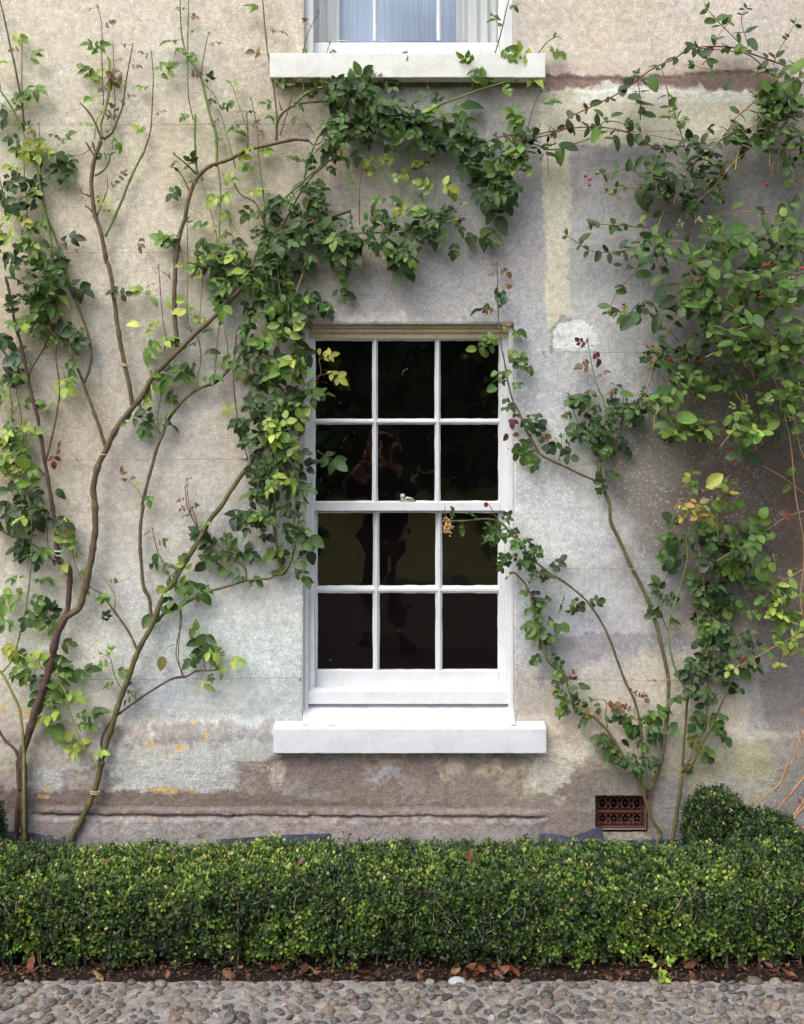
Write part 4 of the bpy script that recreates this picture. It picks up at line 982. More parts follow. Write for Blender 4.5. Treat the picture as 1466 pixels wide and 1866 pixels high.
cane(a, "A1260,900 A1230,780 A1190,640 A1170,590", 1.2, .7, 'g', .035, leaf='lgb', sp=26, size=18)
cane(a, "B70,750 B78,650 B120,590 B200,555 B270,545 B360,545 B450,595", 2.8, 1.8, 'o', .045, leaf='mm', sp=50, start=.6)
cane(a, "B170,550 B230,500 B330,465 B470,480 B560,490 B640,530 B760,600 B880,660", 3, 2, 'g', .055, .08, leaf='dmd', sp=18, size=28, start=.3)
cane(a, "B78,650 B60,500 B40,350 B20,250 B0,30 A1400,-60", 1.9, 1.2, 'o', .045, leaf='mgbg', sp=44, size=24)
cane(a, "B90,720 B130,600 B170,450 B200,330 B240,180 B290,75", 1.4, .7, 'o', .05, leaf='mggb', sp=40, size=20)
cane(a, "B215,490 B215,380 B230,270", 1.1, .7, 'g', .05, leaf='mg', sp=30, size=18)
cane(a, "B280,480 B310,380 B340,280 B355,235", 1.2, .6, 'o', .055, leaf='gb', sp=50, size=18)
cane(a, "B100,590 B85,545", 1.6, 1.2, 'w', .05); 
cane(a, "B650,500 B665,400 B690,300", 1.1, .7, 'o', .06, leaf='db', sp=30, size=22)
cane(a, "B220,950 B250,840 B290,740 B350,650 B400,560", 2.0, 1.6, 'g', .06, leaf='dm', sp=30, size=24, start=.5)
cane(a, "B0,1250 B90,1090 B180,1000 B290,900 B400,790 B550,680 B680,620", 2.6, 1.8, 'g', .06, .07, leaf='dmd', sp=32, size=26, start=.4)
cane(a, "B60,1300 B150,1120 B240,970 B350,860", 2, 1.5, 'o', .055, leaf='md', sp=36, size=24)
cane(a, "B840,620 B960,555 B1100,500 B1200,465 B1300,437", 2.2, 1.6, 'g', .07, leaf='mg', sp=50, size=24, start=.2)
cane(a, "B1210,450 B1230,320 B1270,180 B1300,50 B1325,-40", 1.6, 1.0, 'o', .06, leaf='mggm', sp=34, size=25)
cane(a, "B1115,485 B1130,390 B1155,300", 1.1, .8, 'o', .065, leaf='mg', sp=28, size=24)
cane(a, "B1350,435 B1420,360 P988,88 P1000,75 P1012,68", 1.4, .9, 'o', .05, leaf='lg', sp=30, size=26)
cane(a, "B1395,740 B1420,660 B1450,560 P985,165", 1.2, .8, 'o', .05, leaf='gm', sp=44, size=26)
cane(a, "B895,580 B895,520 B880,460", .9, .6, 'g', .06, leaf='m', sp=50, size=14)
# lower arch over the window
cane(a, "P471,480 B60,1340 B230,1310 B330,1290 B450,1250 B640,1240 B780,1215 B900,1205 B1050,1170", 3, 1.6, 'g', .06, .09, leaf='ddd', sp=16, size=28, start=.25)
cane(a, "P455,500 B0,1290 B150,1200 B350,1130", 2.4, 1.5, 'o', .05, leaf='dm', sp=30, size=24)
cane(a, "B660,1180 B760,1130 B840,1050", 1.4, .9, 'g', .07, leaf='dm', sp=20, size=24)
cane(a, "B515,1200 B515,1080 B520,960 B540,870", 1.1, .7, 'r', .05, leaf='mly', sp=26, size=22)
cane(a, "B690,1100 B685,1000 B660,940 B580,850", 1.1, .7, 'g', .06, leaf='gly', sp=30, size=23)
cane(a, "B810,1080 B770,1020 B740,960", 1.0, .7, 'g', .08, leaf='lgl', sp=18, size=22)
cane(a, "B860,1150 B910,1060 B930,960 B900,880", 1.1, .7, 'g', .08, leaf='mlyb', sp=22, size=24)
cane(a, "B900,1200 B1000,1140 B1060,1090", 1.2, .8, 'g', .08, leaf='gl', sp=20, size=24)
# canes running down beside the window's left edge
cane(a, "P500,605 P503,640 P500,720 P497,790 P500,900 P503,960 P508,1020 P514,1046", 2.6, 2.4, 'g', .08, .05)
cane(a, "P514,1046 P530,1020 P536,960 P540,880 P528,800 P520,720", 1.8, 1.4, 'g', .06, .09, leaf='md', sp=30, size=26, start=.2)
cane(a, "P540,540 P520,570 P508,600 P504,640", 2.4, 2.2, 'y', .08)
cane(a, "P560,470 P545,520 P530,560 P512,600", 2.4, 1.6, 'y', .08)
cane(a, "P504,470 P508,510 P514,545", 1.4, 1.1, 'g', .09, leaf='l', sp=60, size=18)
cane(a, "P432,600 P428,650 P426,690 P430,740 P438,790 P452,836", 1.5, 1.2, 'o', .04, leaf='yl', sp=60, size=20, start=.3)
cane(a, "P443,603 P440,640 P425,675", 1.6, 1.6, 'o', .04)
cane(a, "P570,700 P585,680 P582,655 P590,645", 1.1, .6, 'r', .10, leaf='y', sp=60, size=18)
cane(a, "P540,720 P570,690 P600,680", 1.0, .6, 'o', .10, leaf='gy', sp=40, size=20)
cane(a, "P391,540 P393,500 P395,440", 1.4, 1.0, 'g', .05, leaf='mlb', sp=30, size=22)
cane(a, "P363,590 P366,560 P370,500 P368,440", 1.2, .9, 'g', .05, leaf='lgm', sp=32, size=22)
cane(a, "P391,700 P395,640 P400,590", 1.4, 1.2, 'g', .04, leaf='m', sp=50, size=22)
cane(a, "P418,668 P415,630 P410,600", 1.4, 1.2, 'g', .04)
cane(a, "P343,602 P342,560 P343,480", 1.1, .9, 'g', .04, leaf='gly', sp=30, size=22)
cane(a, "P300,640 P303,615 P297,580 P292,520 P290,485", 1.3, .8, 'r', .035, leaf='glb', sp=34, size=20)
cane(a, "P361,708 P360,688 P366,660 P363,620 P350,600", 1.6, 1.1, 'g', .04, leaf='mdm', sp=22, size=23)
cane(a, "P290,790 P288,755 P295,720 P305,690", 1.5, 1.2, 'g', .035, leaf='dm', sp=28, size=22)
cane(a, "P294,790 P275,765 P255,757", 1.1, .8, 'o', .035, leaf='gm', sp=24, size=22)
cane(a, "P450,1060 P448,1042 P440,1030 P408,1003 P395,985", 1.3, .9, 'w', .035, leaf='mdd', sp=15, size=22)
# dense masses
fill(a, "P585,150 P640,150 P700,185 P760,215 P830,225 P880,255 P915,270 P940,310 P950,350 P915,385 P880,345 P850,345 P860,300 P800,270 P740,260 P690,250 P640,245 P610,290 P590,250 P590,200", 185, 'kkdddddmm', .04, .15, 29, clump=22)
fill(a, "P930,255 P975,275 P970,310 P935,320 P900,300", 16, 'mggl', .10, .16, 27)
fill(a, "P640,270 P720,275 P800,305 P850,320 P840,345 P760,350 P680,320 P640,310", 8, 'gllyy', .05, .09, 24)
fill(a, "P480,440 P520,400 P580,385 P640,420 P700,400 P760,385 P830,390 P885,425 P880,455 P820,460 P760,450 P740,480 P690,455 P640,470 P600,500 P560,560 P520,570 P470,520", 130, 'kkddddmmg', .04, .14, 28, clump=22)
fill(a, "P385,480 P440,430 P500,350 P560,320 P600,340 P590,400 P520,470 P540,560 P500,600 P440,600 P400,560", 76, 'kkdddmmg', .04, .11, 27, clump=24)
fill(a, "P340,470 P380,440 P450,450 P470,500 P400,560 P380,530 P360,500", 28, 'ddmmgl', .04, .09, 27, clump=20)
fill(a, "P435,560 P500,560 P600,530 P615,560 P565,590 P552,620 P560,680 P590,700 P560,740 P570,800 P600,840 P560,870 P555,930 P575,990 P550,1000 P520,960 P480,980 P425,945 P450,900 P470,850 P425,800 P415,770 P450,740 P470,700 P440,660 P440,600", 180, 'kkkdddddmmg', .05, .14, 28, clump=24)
fill(a, "P488,590 P545,575 P560,640 P540,700 P495,700", 14, 'mglgy', .12, .17, 30)
fill(a, "P485,750 P540,760 P545,900 P490,900", 16, 'mglg', .12, .16, 29)
# left edge masses
fill(a, "A0,930 A130,930 A190,1040 A210,1090 A130,1120 A0,1080", 14, 'kddml', .04, .10, 26)
fill(a, "A0,1200 A120,1200 A220,1230 A300,1290 A330,1400 D330,60 D310,200 D250,330 D280,420 D130,480 D0,470 D0,100", 66, 'kkdddmmgl', .04, .13, 28, clump=28)
fill(a, "D0,500 D60,560 D130,620 D110,800 D160,1000 D120,1150 D60,1250 D0,1200", 24, 'mdmgly', .03, .07, 23, clump=26)
fill(a, "A100,600 A220,700 A330,780 A320,950 A220,930 A100,800", 13, 'dmgly', .03, .08, 22, clump=26)
fill(a, "D20,1280 D150,1250 D280,1300 D250,1400 G180,100 G20,60 D20,1380", 14, 'ddk', .03, .07, 26)
spots(a, "A180,320g18<60 A30,630d30<170 A20,560g26<140 A90,570g24<60 A250,830d26<10 A300,900m30<-40 A290,870d26<0 A180,960k28<-60 A340,750m18<40 A140,750y22<-90 A130,800y20<-80 A270,720b18<-20 A120,1160y18 "
         "A350,1290k26<20 A480,400g20<130 A500,430l18 A520,250g16 A640,420b22 A870,1270d26<-20 A900,1290g22 A760,1280b18<-100 A650,950b14 A580,1080y14 A870,390g22<30 A120,1380k28 D390,180k28<-20 D440,430d24<180 D370,390k24 D340,440k22 D385,510d24 D370,590m22<-60 D320,710l24<-20 "
         "D130,540s26 D100,700k26 D90,380l30<0 D170,405l30<0 D240,210l32 D210,230g30 D620,205d18<180n3 D660,225d18<10n3 D780,225l20<150 D830,265g20<-40n1 D800,410l26 D820,480g28 D850,490l24 D820,650g32<-100 D910,620m32 D960,610m28 D690,870g20<60n1 D650,920m22<-160n1 D720,910g20<-80n1 D790,920m22 D745,800l18 "
         "D310,1060r22<80n3 D325,1290k26n1 D290,1100r22<-90n3 D175,975g18 D35,1170l26<180 D160,1220g30 D100,1290d26<160 D50,1360k26<170 D660,1210b18 D740,1245l15n1 D800,1310m16<-90n3")
spots(a, "E280,60m24 E370,110g26<-40 E380,230d24<0 E280,260m26<-20 E200,480d30<-70 E40,640g24 E100,790l26<-90 E120,630y26 E340,1090d30<-30 E200,1170k28 E80,1190m28 E30,960l22n3 E110,1070l22n3 E210,940m22n3 E370,650y22<-30 E300,530y14<-90n1 H290,200m36<-35n1 H240,230k28<-60n3 H100,255d24<-90n3 H60,360m22n3 H185,370m20<-20 H215,365m20<-60 "
         "B720,380k24<60 B620,400m24<-20 B360,380d24<-60 B430,430d26 B1120,555d44<10n1 B1060,590m26 B1340,650m28<-80n3 B1380,650m24<-90n1 B740,1370d34 B480,1330s24n1 B750,1390m28<-60 B960,620l26 B690,750s28 B520,770s26 B800,720m26 B1240,1130d40<-60n3 B1100,1260d40<0 B870,860k26 B180,610m20n3")
a.finish(M_rose, M_bark)

# second rose, base just right of the first
b = Plant("climbing_rose", "climbing rose with one slanting brown cane rising left of the window and forking", "climbing rose", (at(128,0,.06)[0], -.06, 0), "roses trained up the wall")
cane(b, "P108,1580 J385,410 J440,310 J510,150 J545,0 G540,1370 G600,1180 G640,1050 G690,920 G735,790 G800,670 G830,600 G870,500 G930,410 G990,310 G1080,160 G1130,70 G1190,0 D1230,1280 D1300,1180 D1380,1080 D1450,1010 P510,795 P530,770", 6.6, 4.2, 'o', .05, .045)
cane(b, "J530,60 G548,1340 G545,1250 G600,1150 G700,1070 G800,1000 G920,930 G1000,915 G1050,888 G1120,885 G1160,880", 3, 1.6, 'p', .045, .035, leaf='dm', sp=30, size=19, start=.9)
cane(b, "G990,925 G945,820 G950,720 G970,640 G968,560", 1.2, 1.2, 'w', .04); cane(b, "G975,915 G955,820 G960,700 G965,560", 1.1, 1.1, 'w', .045)
cane(b, "G825,625 G808,580 G800,500 G770,440 G755,300 G750,150 G765,0 D760,1350 D800,1190 D830,1080 D865,980 D910,880 D980,790 D1060,730 D1150,695 D1230,620 D1285,540 D1300,420", 3.8, 3.0, 'w', .035)
cane(b, "G845,620 G880,580 G950,550 G1010,515 G1100,470 G1200,440 G1320,405 G1450,392 H60,372 H110,370 H150,300 H178,180 H190,60", 3.4, 1.4, 'w', .035, .06, leaf='mmm', sp=60, size=22, start=.8)
cane(b, "H115,365 H90,300 H60,150 H55,0", 2, 1.6, 'o', .06)
cane(b, "G735,780 G690,680 G620,580 G545,475", 2.4, 1.9, 'o', .035)
cane(b, "G545,475 G500,450 G440,400 G400,300 G380,200 G350,140", 1.2, .8, 'o', .04, leaf='lgl', sp=26, size=18)
cane(b, "G612,560 G615,490 G580,420 G560,390", 1, .7, 'g', .035, leaf='gb', sp=34, size=17)
cane(b, "G1320,400 G1310,330 G1240,280 G1195,240 G1140,190", 1.6, .9, 'w', .035, leaf='dmd', sp=16, size=21)
cane(b, "G920,420 G900,360 G870,300 G840,240 G815,130", 1.6, .8, 'w', .035, leaf='mdb', sp=26, size=18)
cane(b, "G1075,160 G1050,110 G1020,50 G1000,0 D990,1250", 1.6, .9, 'w', .035, leaf='glb', sp=30, size=16)
cane(b, "G1060,120 G1025,10 D1020,1390 D1005,1300 D1000,1210", 1.1, .7, 'r', .035, leaf='mb', sp=34, size=15)
cane(b, "D770,1330 D740,1270 D700,1230 D660,1215", .9, .6, 'g', .035, leaf='b', sp=50, size=15, start=.6)
cane(b, "G735,1040 G690,1000 G650,980 G610,900 G590,820 G540,790", 1.1, .7, 'o', .035, leaf='mmg', sp=15, size=19)
cane(b, "G725,1050 G725,1010 G745,985", .8, .6, 'w', .035, leaf='g', sp=22, size=12)
cane(b, "G940,745 G900,760 G870,800", .6, .4, 'c' if False else 'o', .035)
cane(b, "G1100,885 G1080,790 G1060,720", 1.0, .7, 'w', .035, leaf='mdm', sp=16, size=20)
cane(b, "G1120,880 G1160,830 G1200,800", .9, .7, 'w', .035, leaf='ll', sp=22, size=16)
cane(b, "D862,975 D830,940 D790,920 D750,880", 1.2, .8, 'o', .035, leaf='gm', sp=26, size=20)
cane(b, "D940,860 D945,800", .8, .6, 'g', .03); cane(b, "D930,790 D920,730", .7, .4, 'r', .03, leaf='b', sp=40, size=12)
spots(b, "G790,625d34<-120n1 G840,600m26<70n1 G895,570m20n3 G1030,690m26<-120n1 G1050,640m22<100n1 G1060,740d34<-90n3 G1110,710d34<-80n3 G1125,790l24<-20n3 G1250,835l22<0n3 G1030,850m22n1 G865,850c30<-95n1 G1120,975y24<-20n1 G1080,955y14n1 G1180,920g16<-90n1 G885,210m18n1 G1150,270d30 G1130,220k28 G1100,200d28 G1270,280d20 G1310,265d20 G1350,260d18<-20n3 "
         "G900,440g24<180n3 G940,440g24 G1000,470m24 G1040,440m26 G1110,455m26<-10n1 G990,270m18n1 G830,290m24<-100n1 G880,330d20n3 G560,610k14 G1000,340l18 G900,500k20<-80")
b.finish(M_rose, M_bark)

# low young rose in front of the left trunks
c = Plant("climbing_rose", "slender young rose with pale green leaves in front of the far left trunks", "climbing rose", (at(30,0,.09)[0], -.09, 0), "roses trained up the wall")
cane(c, "P44,1578 P44,1440 G128,1330 G110,1120 G70,1010 G10,900 G-30,860", 3.4, 2.4, 'y', .07)
cane(c, "P36,1440 G95,1335 G30,1260 G-20,1180", 3.6, 2.4, 'p', .065)
cane(c, "G10,900 G70,820 G110,680 G140,540 G160,400 G170,200 G165,0 D130,1270 D110,1150", 1.9, 1.3, 'g', .06, leaf='gmmld', sp=46, size=23)
cane(c, "G90,795 G170,840 G250,890 G340,980 G380,1120 G430,1250 G512,1400", 1.5, 1.7, 'y', .06, leaf='ggml', sp=48, size=22)
cane(c, "G0,135 G60,165 G130,190 G210,230 G290,300", 1.4, 1.6, 'o', .045, leaf='mdd', sp=22, size=22)
cane(c, "D60,830 D80,1000 D100,1130 D150,1280 D165,1400 G170,80", 1.3, 1.0, 'g', .05, leaf='lgmm', sp=40, size=22)
cane(c, "D0,1100 D70,1200 D200,1320", .9, .8, 'g', .05); cane(c, "G260,260 G250,120 G225,0 D215,1340", 1.2, 1.0, 'p', .04)
cane(c, "D100,1000 D115,880 D90,740 D95,600", 1.2, .9, 'o', .05, leaf='mglg', sp=34, size=22)
cane(c, "D40,560 D50,700 D70,850", 1.0, .9, 'o', .05, leaf='mgl', sp=28, size=22)
cane(c, "G0,1030 G60,960 G100,930", .6, .5, 'c' if False else 'y', .05)
spots(c, "G60,770y20<-60 G30,760y20 G110,780m20 G160,840l24 G160,905g18 G290,830d26<-30 G340,850m24 G230,930d26 G340,930m28 G420,905d26<30 G200,1000m26<-80 G300,1100l30 G290,1050g30 G330,1030g26 G280,1140g28<-70 G370,1010l22 G480,1140d24 G520,1100d22<10n1 G430,1170g22 G380,1310l24n5 G400,1290l20 G160,580d24 G220,640g28 G270,600d24 G290,660g24 G240,580k24 G350,735d22<0n3 "
         "G110,470g28<-170 G70,520g28<-170 G200,400m22<10 G340,320l26n3 G340,190l26 G390,165g18<80n1 G330,220g20 G400,220g18 G30,60k28 G60,40d26 G130,190k26 G150,230k26 G190,260d26 G220,60k26 G310,80k22<-20 G0,40k24 G180,280d20 G60,900m10")
c.finish(M_rose, M_bark)

# rose right of the window
e = Plant("climbing_rose", "climbing rose with long thin canes fanning out from beside the air brick", "climbing rose", (at(1190,0,.07)[0], -.07, 0), "roses trained up the wall"); e.round = True
cane(e, "P1194,1578 L685,430 L700,390 L650,310 L615,200 L590,130 L540,30 L510,0 I470,1290 I400,1190 I320,1120 I250,1110 I225,1040 I205,970 I180,900 I130,870 I90,820 I60,700 I30,600 I5,500 H1430,480 H1400,420 H1340,360", 4.0, 1.8, 'o', .07, .05, leaf='mmddddmm', sp=24, size=19, start=.34, wob=1.4)
cane(e, "L592,140 L600,60 I605,1380 I600,1280 I590,1170 I560,1050 I500,920 I450,780 I400,660 I340,560 I270,480 I180,410 I100,360 I0,280 H1420,270 H1390,230 H1320,150 H1270,95 H1200,75 H1080,85 H1000,85", 3.0, 1.7, 'o', .06, .08, leaf='mdddddkd', sp=24, size=20, start=.66)
cane(e, "L595,130 L640,150 L680,80 L700,0 I720,1250 I740,1050 I735,900 I700,740 I660,590 I600,440 I545,340 I480,190 I435,100 I425,0 F400,1280 F380,1200 F362,1110", 4.2, 3.6, 'o', .055, .04)
cane(e, "L620,190 L600,130 L590,120", 3, 3, 'o', .06)
cane(e, "F362,1115 F420,1090 F440,1040 F480,960 F492,900 F510,850 F515,790", 3.6, 1.3, 'w', .04, .06, leaf='kdd', sp=14, size=20, start=.3)
cane(e, "F505,830 F500,770 F490,720 F440,700", 1.1, .7, 'g', .05, leaf='db', sp=50, size=15)
cane(e, "F385,1215 F365,1222 F280,1190 F180,1140 F90,1100 F20,1050 E1465,1055 E1410,960 E1370,860 E1330,780 E1310,700 E1300,650 E1285,560 E1270,480 E1255,300 E1252,160 E1250,50", 2.8, 1.1, 'w', .045, .07, leaf='ddmdmgb', sp=28, size=20, start=.32)
cane(e, "F425,1090 F430,980 F415,880 F390,780 F370,740 F350,680 F335,620 F320,540 F308,465", 1.8, .9, 'g', .05, leaf='ddbbrr', sp=22, size=19)
cane(e, "F310,1050 F295,1000 F260,920 F235,850 F210,780 F205,760", 1.4, .8, 'g', .05, leaf='dkmrr', sp=22, size=17)
cane(e, "F155,1115 F165,1050 F170,980", 1.2, .8, 'g', .05, leaf='dd', sp=14, size=20); cane(e, "F70,1095 F20,1020 F0,980", 1.6, 1.2, 'w', .05, leaf='kbk', sp=16, size=18)
cane(e, "F375,1120 F370,1180 F400,1250", 1.4, 1, 'g', .06, leaf='dd', sp=18, size=20)
cane(e, "I415,1190 I405,1120 I410,1060 I390,1040 I330,1040", 1.2, .6, 'r', .06, leaf='bbm', sp=26, size=21)
cane(e, "I600,1240 I585,1180 I560,1120 I565,1000", 1.0, .6, 'r', .06, leaf='mbr', sp=26, size=18)
cane(e, "I740,680 I715,620 I705,570 I710,510", 1.2, .8, 'p', .05, leaf='dd', sp=20, size=20)
cane(e, "L690,420 L715,370 L700,335", 1.8, 1.2, 'g', .07)
cane(e, "H1270,95 H1240,60 H1220,20 H1195,-10", 1.2, .8, 'r', .08, leaf='r', sp=60, size=12)
cane(e, "H1000,90 H975,60 H970,0", .8, .6, 'r', .08)
fill(e, "F310,960 F420,930 F450,1050 F420,1100 F340,1100 F300,1060", 22, 'kdddm', .05, .11, 21)
fill(e, "F420,860 F500,800 F620,760 F640,830 F540,900 F500,950 F430,920", 22, 'kddm', .05, .11, 21)
fill(e, "H1180,70 H1300,60 H1400,110 H1380,170 P990,1000 P1000,1060 H1400,340 H1290,380 H1260,250 H1200,180", 46, 'kkdddm', .06, .14, 19, clump=14)
fill(e, "I110,880 I200,890 I260,1000 I340,1060 I330,1110 I250,1110 I190,1130 I150,1050", 20, 'ddmmgby', .05, .12, 18)
fill(e, "I420,1080 I540,1040 I680,1120 I720,1210 I640,1280 I540,1290 I440,1200", 9, 'ddmmb', .05, .11, 22, clump=16)
fill(e, "I520,1360 I600,1340 I720,1390 L640,50 L590,60", 12, 'dddm', .07, .12, 20)
fill(e, "I390,1280 I460,1270 I500,1390 I440,1390", 10, 'mmd', .06, .10, 20)
spots(e, "E1105,520g26<190n1 E1170,490m18n3 E1180,540m20n1 E1225,520m20n1 E1240,485m18n1 E1205,285k24<190 E1270,280d22 E1250,190s22 E1290,100b20<-40n3 E1220,60b14<150n1 E1300,420m26<0 E1340,575m16n3 E1370,610m20 E1420,640m22<-40n1 E1400,600m16 E1215,735m26<-150n1 E1260,670m18 E1265,720m18 E1300,790d18 E1350,870r20 E1390,900d20 E1290,1000r26<-110n1 E1340,975r20<180n1 E1360,1070m28 E1400,1090d22 "
         "F240,625b30<180n1 F300,615b24n3 F360,550r26<-70n3 F285,495r16 F280,775d24<190 F320,790d26 F350,760d16 F450,840d24 F590,830k26 F385,1265d22 F350,1000g22 F330,960d18 F160,1020d24 F200,960d24 F80,990k24<-60 F30,960k20 F470,710b18<160n1 F190,800r18 F270,850r20 F600,740d10 "
         "I240,510d18 I255,555d16<200 I330,525d18<20 I640,555d18 I640,595d22n1 I685,580d20n1 I690,480d26<100 I730,500d16<10 I45,600m26 I110,620m26 I75,680m24 I110,700d22 I115,800d16 I100,500m22 I0,560m24 I180,500k18 I130,330k22 I30,470k18 I70,380k26 I600,1030b20<-20n3 I435,1080b24<-80n1 I480,1090b30<-70n1 I445,1155b20n1 I505,1160m26<0n1 I380,1235b26<-90n3 I650,1110m26<20 I690,1160m26<-20n1 I640,1160m26<-80n1 I640,1200d20 I680,1215d22<-10n1 I540,1220d18 I550,1240d20 I510,1280k22<-80n1 I635,1250d20 I430,1290m26 I405,1335d16n1 I230,920r18<70n3 I150,900m26<180n1 I290,1070y20<-60")
# spent flower clusters
q = MB(); c0 = at(1000,0)
for cx, cy, n, rr in ((817, 960, 26, 12),):
    for k in range(90):
        x, y, z = at(cx+R.gauss(0, 4.2), cy+R.gauss(0, 8.5), .10+R.uniform(-.008, .012)); q.ball((x, y, z), R.uniform(.0022, .0042), sz=R.uniform(.6, 1.1), nu=6, nv=4)
m_dry, t_, b_ = mat("dried_petal", 0.9, lin(198, 160, 108)); t_.links.new(ramp(t_, noise(t_, 130, 3), [(0.3, lin(168, 124, 76)), (0.65, lin(222, 188, 136))]), b_.inputs['Base Color'])
q.build("dead_flower", m_dry, e.root, smooth=True)
m_red, t_, b_ = mat("dark_red_petal", 0.6, lin(110, 20, 30)); t_.links.new(ramp(t_, noise(t_, 60, 3), [(0.3, lin(80, 12, 22)), (0.65, lin(150, 34, 44))]), b_.inputs['Base Color'])
def rosebud(px, py, d, r, root):
    q = MB(); c0 = Vector(at(px, py, d))
    for k in range(7):
        an = k*2.4; rr = r*(.35+.09*k); n0 = len(q.v)
        for j in range(4):
            for i in range(5):
                u = (i-2)*.42; v = j/3; ra = rr*(.55+.45*math.sin(v*2.2)); q.v.append((c0.x+ra*math.cos(an+u), c0.y-ra*math.sin(an+u)*.8, c0.z-r*.8+v*r*1.9-.1*k*r*v))
        for j in range(3):
            for i in range(4): q.f.append((n0+j*5+i, n0+j*5+i+1, n0+j*5+i+6, n0+j*5+i+5))
    q.build("rose_bloom", m_red, root, smooth=True)
rosebud(886, 920, .10, .011, e.root); rosebud(904, 986, .11, .012, e.root); rosebud(942, 978, .10, .008, e.root); rosebud(897, 984, .10, .008, e.root); rosebud(1070, 622, .06, .006, e.root); rosebud(1150, 1257, .07, .006, e.root)
e.finish(M_rose, M_bark)

# rose in the right-hand corner
f = Plant("climbing_rose", "upright dark-leaved rose between the air brick and the round corner bush", "climbing rose", (at(1232,0,.07)[0], -.07, 0), "roses trained up the wall"); f.round = True
cane(f, "P1224,1578 L760,440 L790,250 L805,130 L812,70", 4, 4, 'o', .07)
cane(f, "L812,70 L825,10 I815,1390 I830,1200 I845,1020 I870,930 I910,830 I945,760 I950,650 I930,450 I930,330", 3, 1.6, 'o', .06, .08, leaf='ddkkd', sp=26, size=27, start=.3)
cane(f, "I845,1000 I790,910 I755,800 I740,680 I750,600 I790,480 I820,380 I840,290 I838,150 I830,0 F840,1380 F830,1300", 2.2, 1.3, 'g', .05, .08, leaf='ddkdmc', sp=24, size=26, start=.55)
cane(f, "L812,65 L850,40 L880,0 I900,1310 I950,1230 I1000,1120 I1050,1000 I1090,920 I1150,820 I1215,740", 2.6, 1.6, 'o', .06, .10, leaf='ddddk', sp=30, size=27, start=.3)
cane(f, "L815,60 L850,0 I860,1350 I900,1250 I940,1190 I950,1080 I955,980 I990,850 I1000,780", 2.2, 1.4, 'o', .07, .10, leaf='dmdd', sp=26, size=25, start=.3)
cane(f, "I955,980 I940,880 I950,820", 1.2, .9, 'o', .07, leaf='d', sp=22, size=24)
cane(f, "I1130,860 I1110,740 I1080,640", 1.6, 1.0, 'o', .09, leaf='kd', sp=20, size=25)
cane(f, "I1000,420 I1010,250 I1000,100 I1000,0 F1010,1330", 1.5, 1.0, 'g', .09, leaf='dkgl', sp=26, size=28)
cane(f, "I1000,300 I1100,240 I1180,200 I1260,130", 1.4, .9, 'y', .12, leaf='gmg', sp=22, size=32)
cane(f, "L815,170 L800,220", 1.2, .9, 'y', .07)
fill(f, "I690,150 I800,60 I950,120 I1060,150 I1100,250 I1060,380 I900,340 I820,280 I700,290", 28, 'kkdddm', .05, .13, 27, clump=22)
fill(f, "I880,430 I1000,400 I1100,480 I1080,620 I1010,700 I900,680 I870,560", 26, 'kkddmm', .05, .14, 28, clump=22)
fill(f, "I900,700 I1020,660 I1280,640 I1250,730 I1110,850 I1000,900 I850,1010 I830,840", 22, 'kkddd', .05, .13, 26, clump=22)
fill(f, "I1060,120 I1300,140 I1290,360 I1080,420 I1040,300", 13, 'ddmg', .10, .20, 32, clump=22)
fill(f, "I1110,430 I1280,400 I1430,480 I1400,640 I1200,620 I1120,540", 12, 'mmgl', .10, .18, 30, clump=20)
spots(f, "I710,270m28<-110n1 I770,280m30<-110n1 I700,190m28<150n1 I780,200d26n1 I1060,900d28n1 I1080,970d32n1 I1030,945d26<180n1 I850,830d28<180n1 I920,870d30<-80n1 I1060,760d28 I930,1060d30 I915,1120m26 I970,1130g24<-60 I1035,1225m26<-60n1 I980,1190m16n1 I860,1240y20 I900,1240y18 I1155,910m34<-40n1 I900,460m28 I920,505g30<0n1 I980,560g32 I980,640l26 I1150,110g34n1 I1280,165g32<0n1 I1160,330m30<-20n1 I1095,310m30 I1250,350g26 I1320,420d26n1 I1200,130g26 I960,80y30<-30n3 I1000,15m26n1 L860,30m12")
f.finish(M_rose, M_bark)

# honeysuckle filling the upper right
h = Plant("honeysuckle", "honeysuckle with orange-brown stems, oval leaves and red berries covering the wall at the upper right", "honeysuckle", (at(1500,0,.15)[0], -.15, 0))
HC = dict(oval=True, wob=1.6)
# woody base, seen at the right edge above the corner bush
for s_, r0, r1 in (("P1480,1578 P1440,1530 L1290,340 L1340,240 L1400,170 L1480,70 P1500,1380", 3.0, 2.2), ("P1500,1578 P1470,1540 L1350,385 L1400,320 L1480,230 P1490,1440", 4.2, 3.2), ("P1420,1530 L1210,270 L1260,190 L1330,130 L1380,20 I1410,1370 I1440,1260 I1480,1180", 2.2, 1.6),
                ("L1400,300 L1375,180 L1365,90 L1400,0 I1460,1340", 1.6, 1.2), ("P1520,1530 L1460,360 L1400,372 L1350,385 P1430,1530", 3.4, 2.6), ("L1310,330 L1320,200 L1300,120", 1.2, .8), ("L1330,340 L1420,280 L1480,180", 2.8, 2)):
    cane(h, s_, r0, r1, 't', .18, .16, name='stem', **HC)
cane(h, "P1480,1400 I1440,1180 P1470,1280 P1480,1200 P1460,1100 P1466,1000 P1450,900 P1440,800 P1420,720 P1400,650 P1380,560", 1.3, .9, 't', .16, .2, name='stem', **HC)
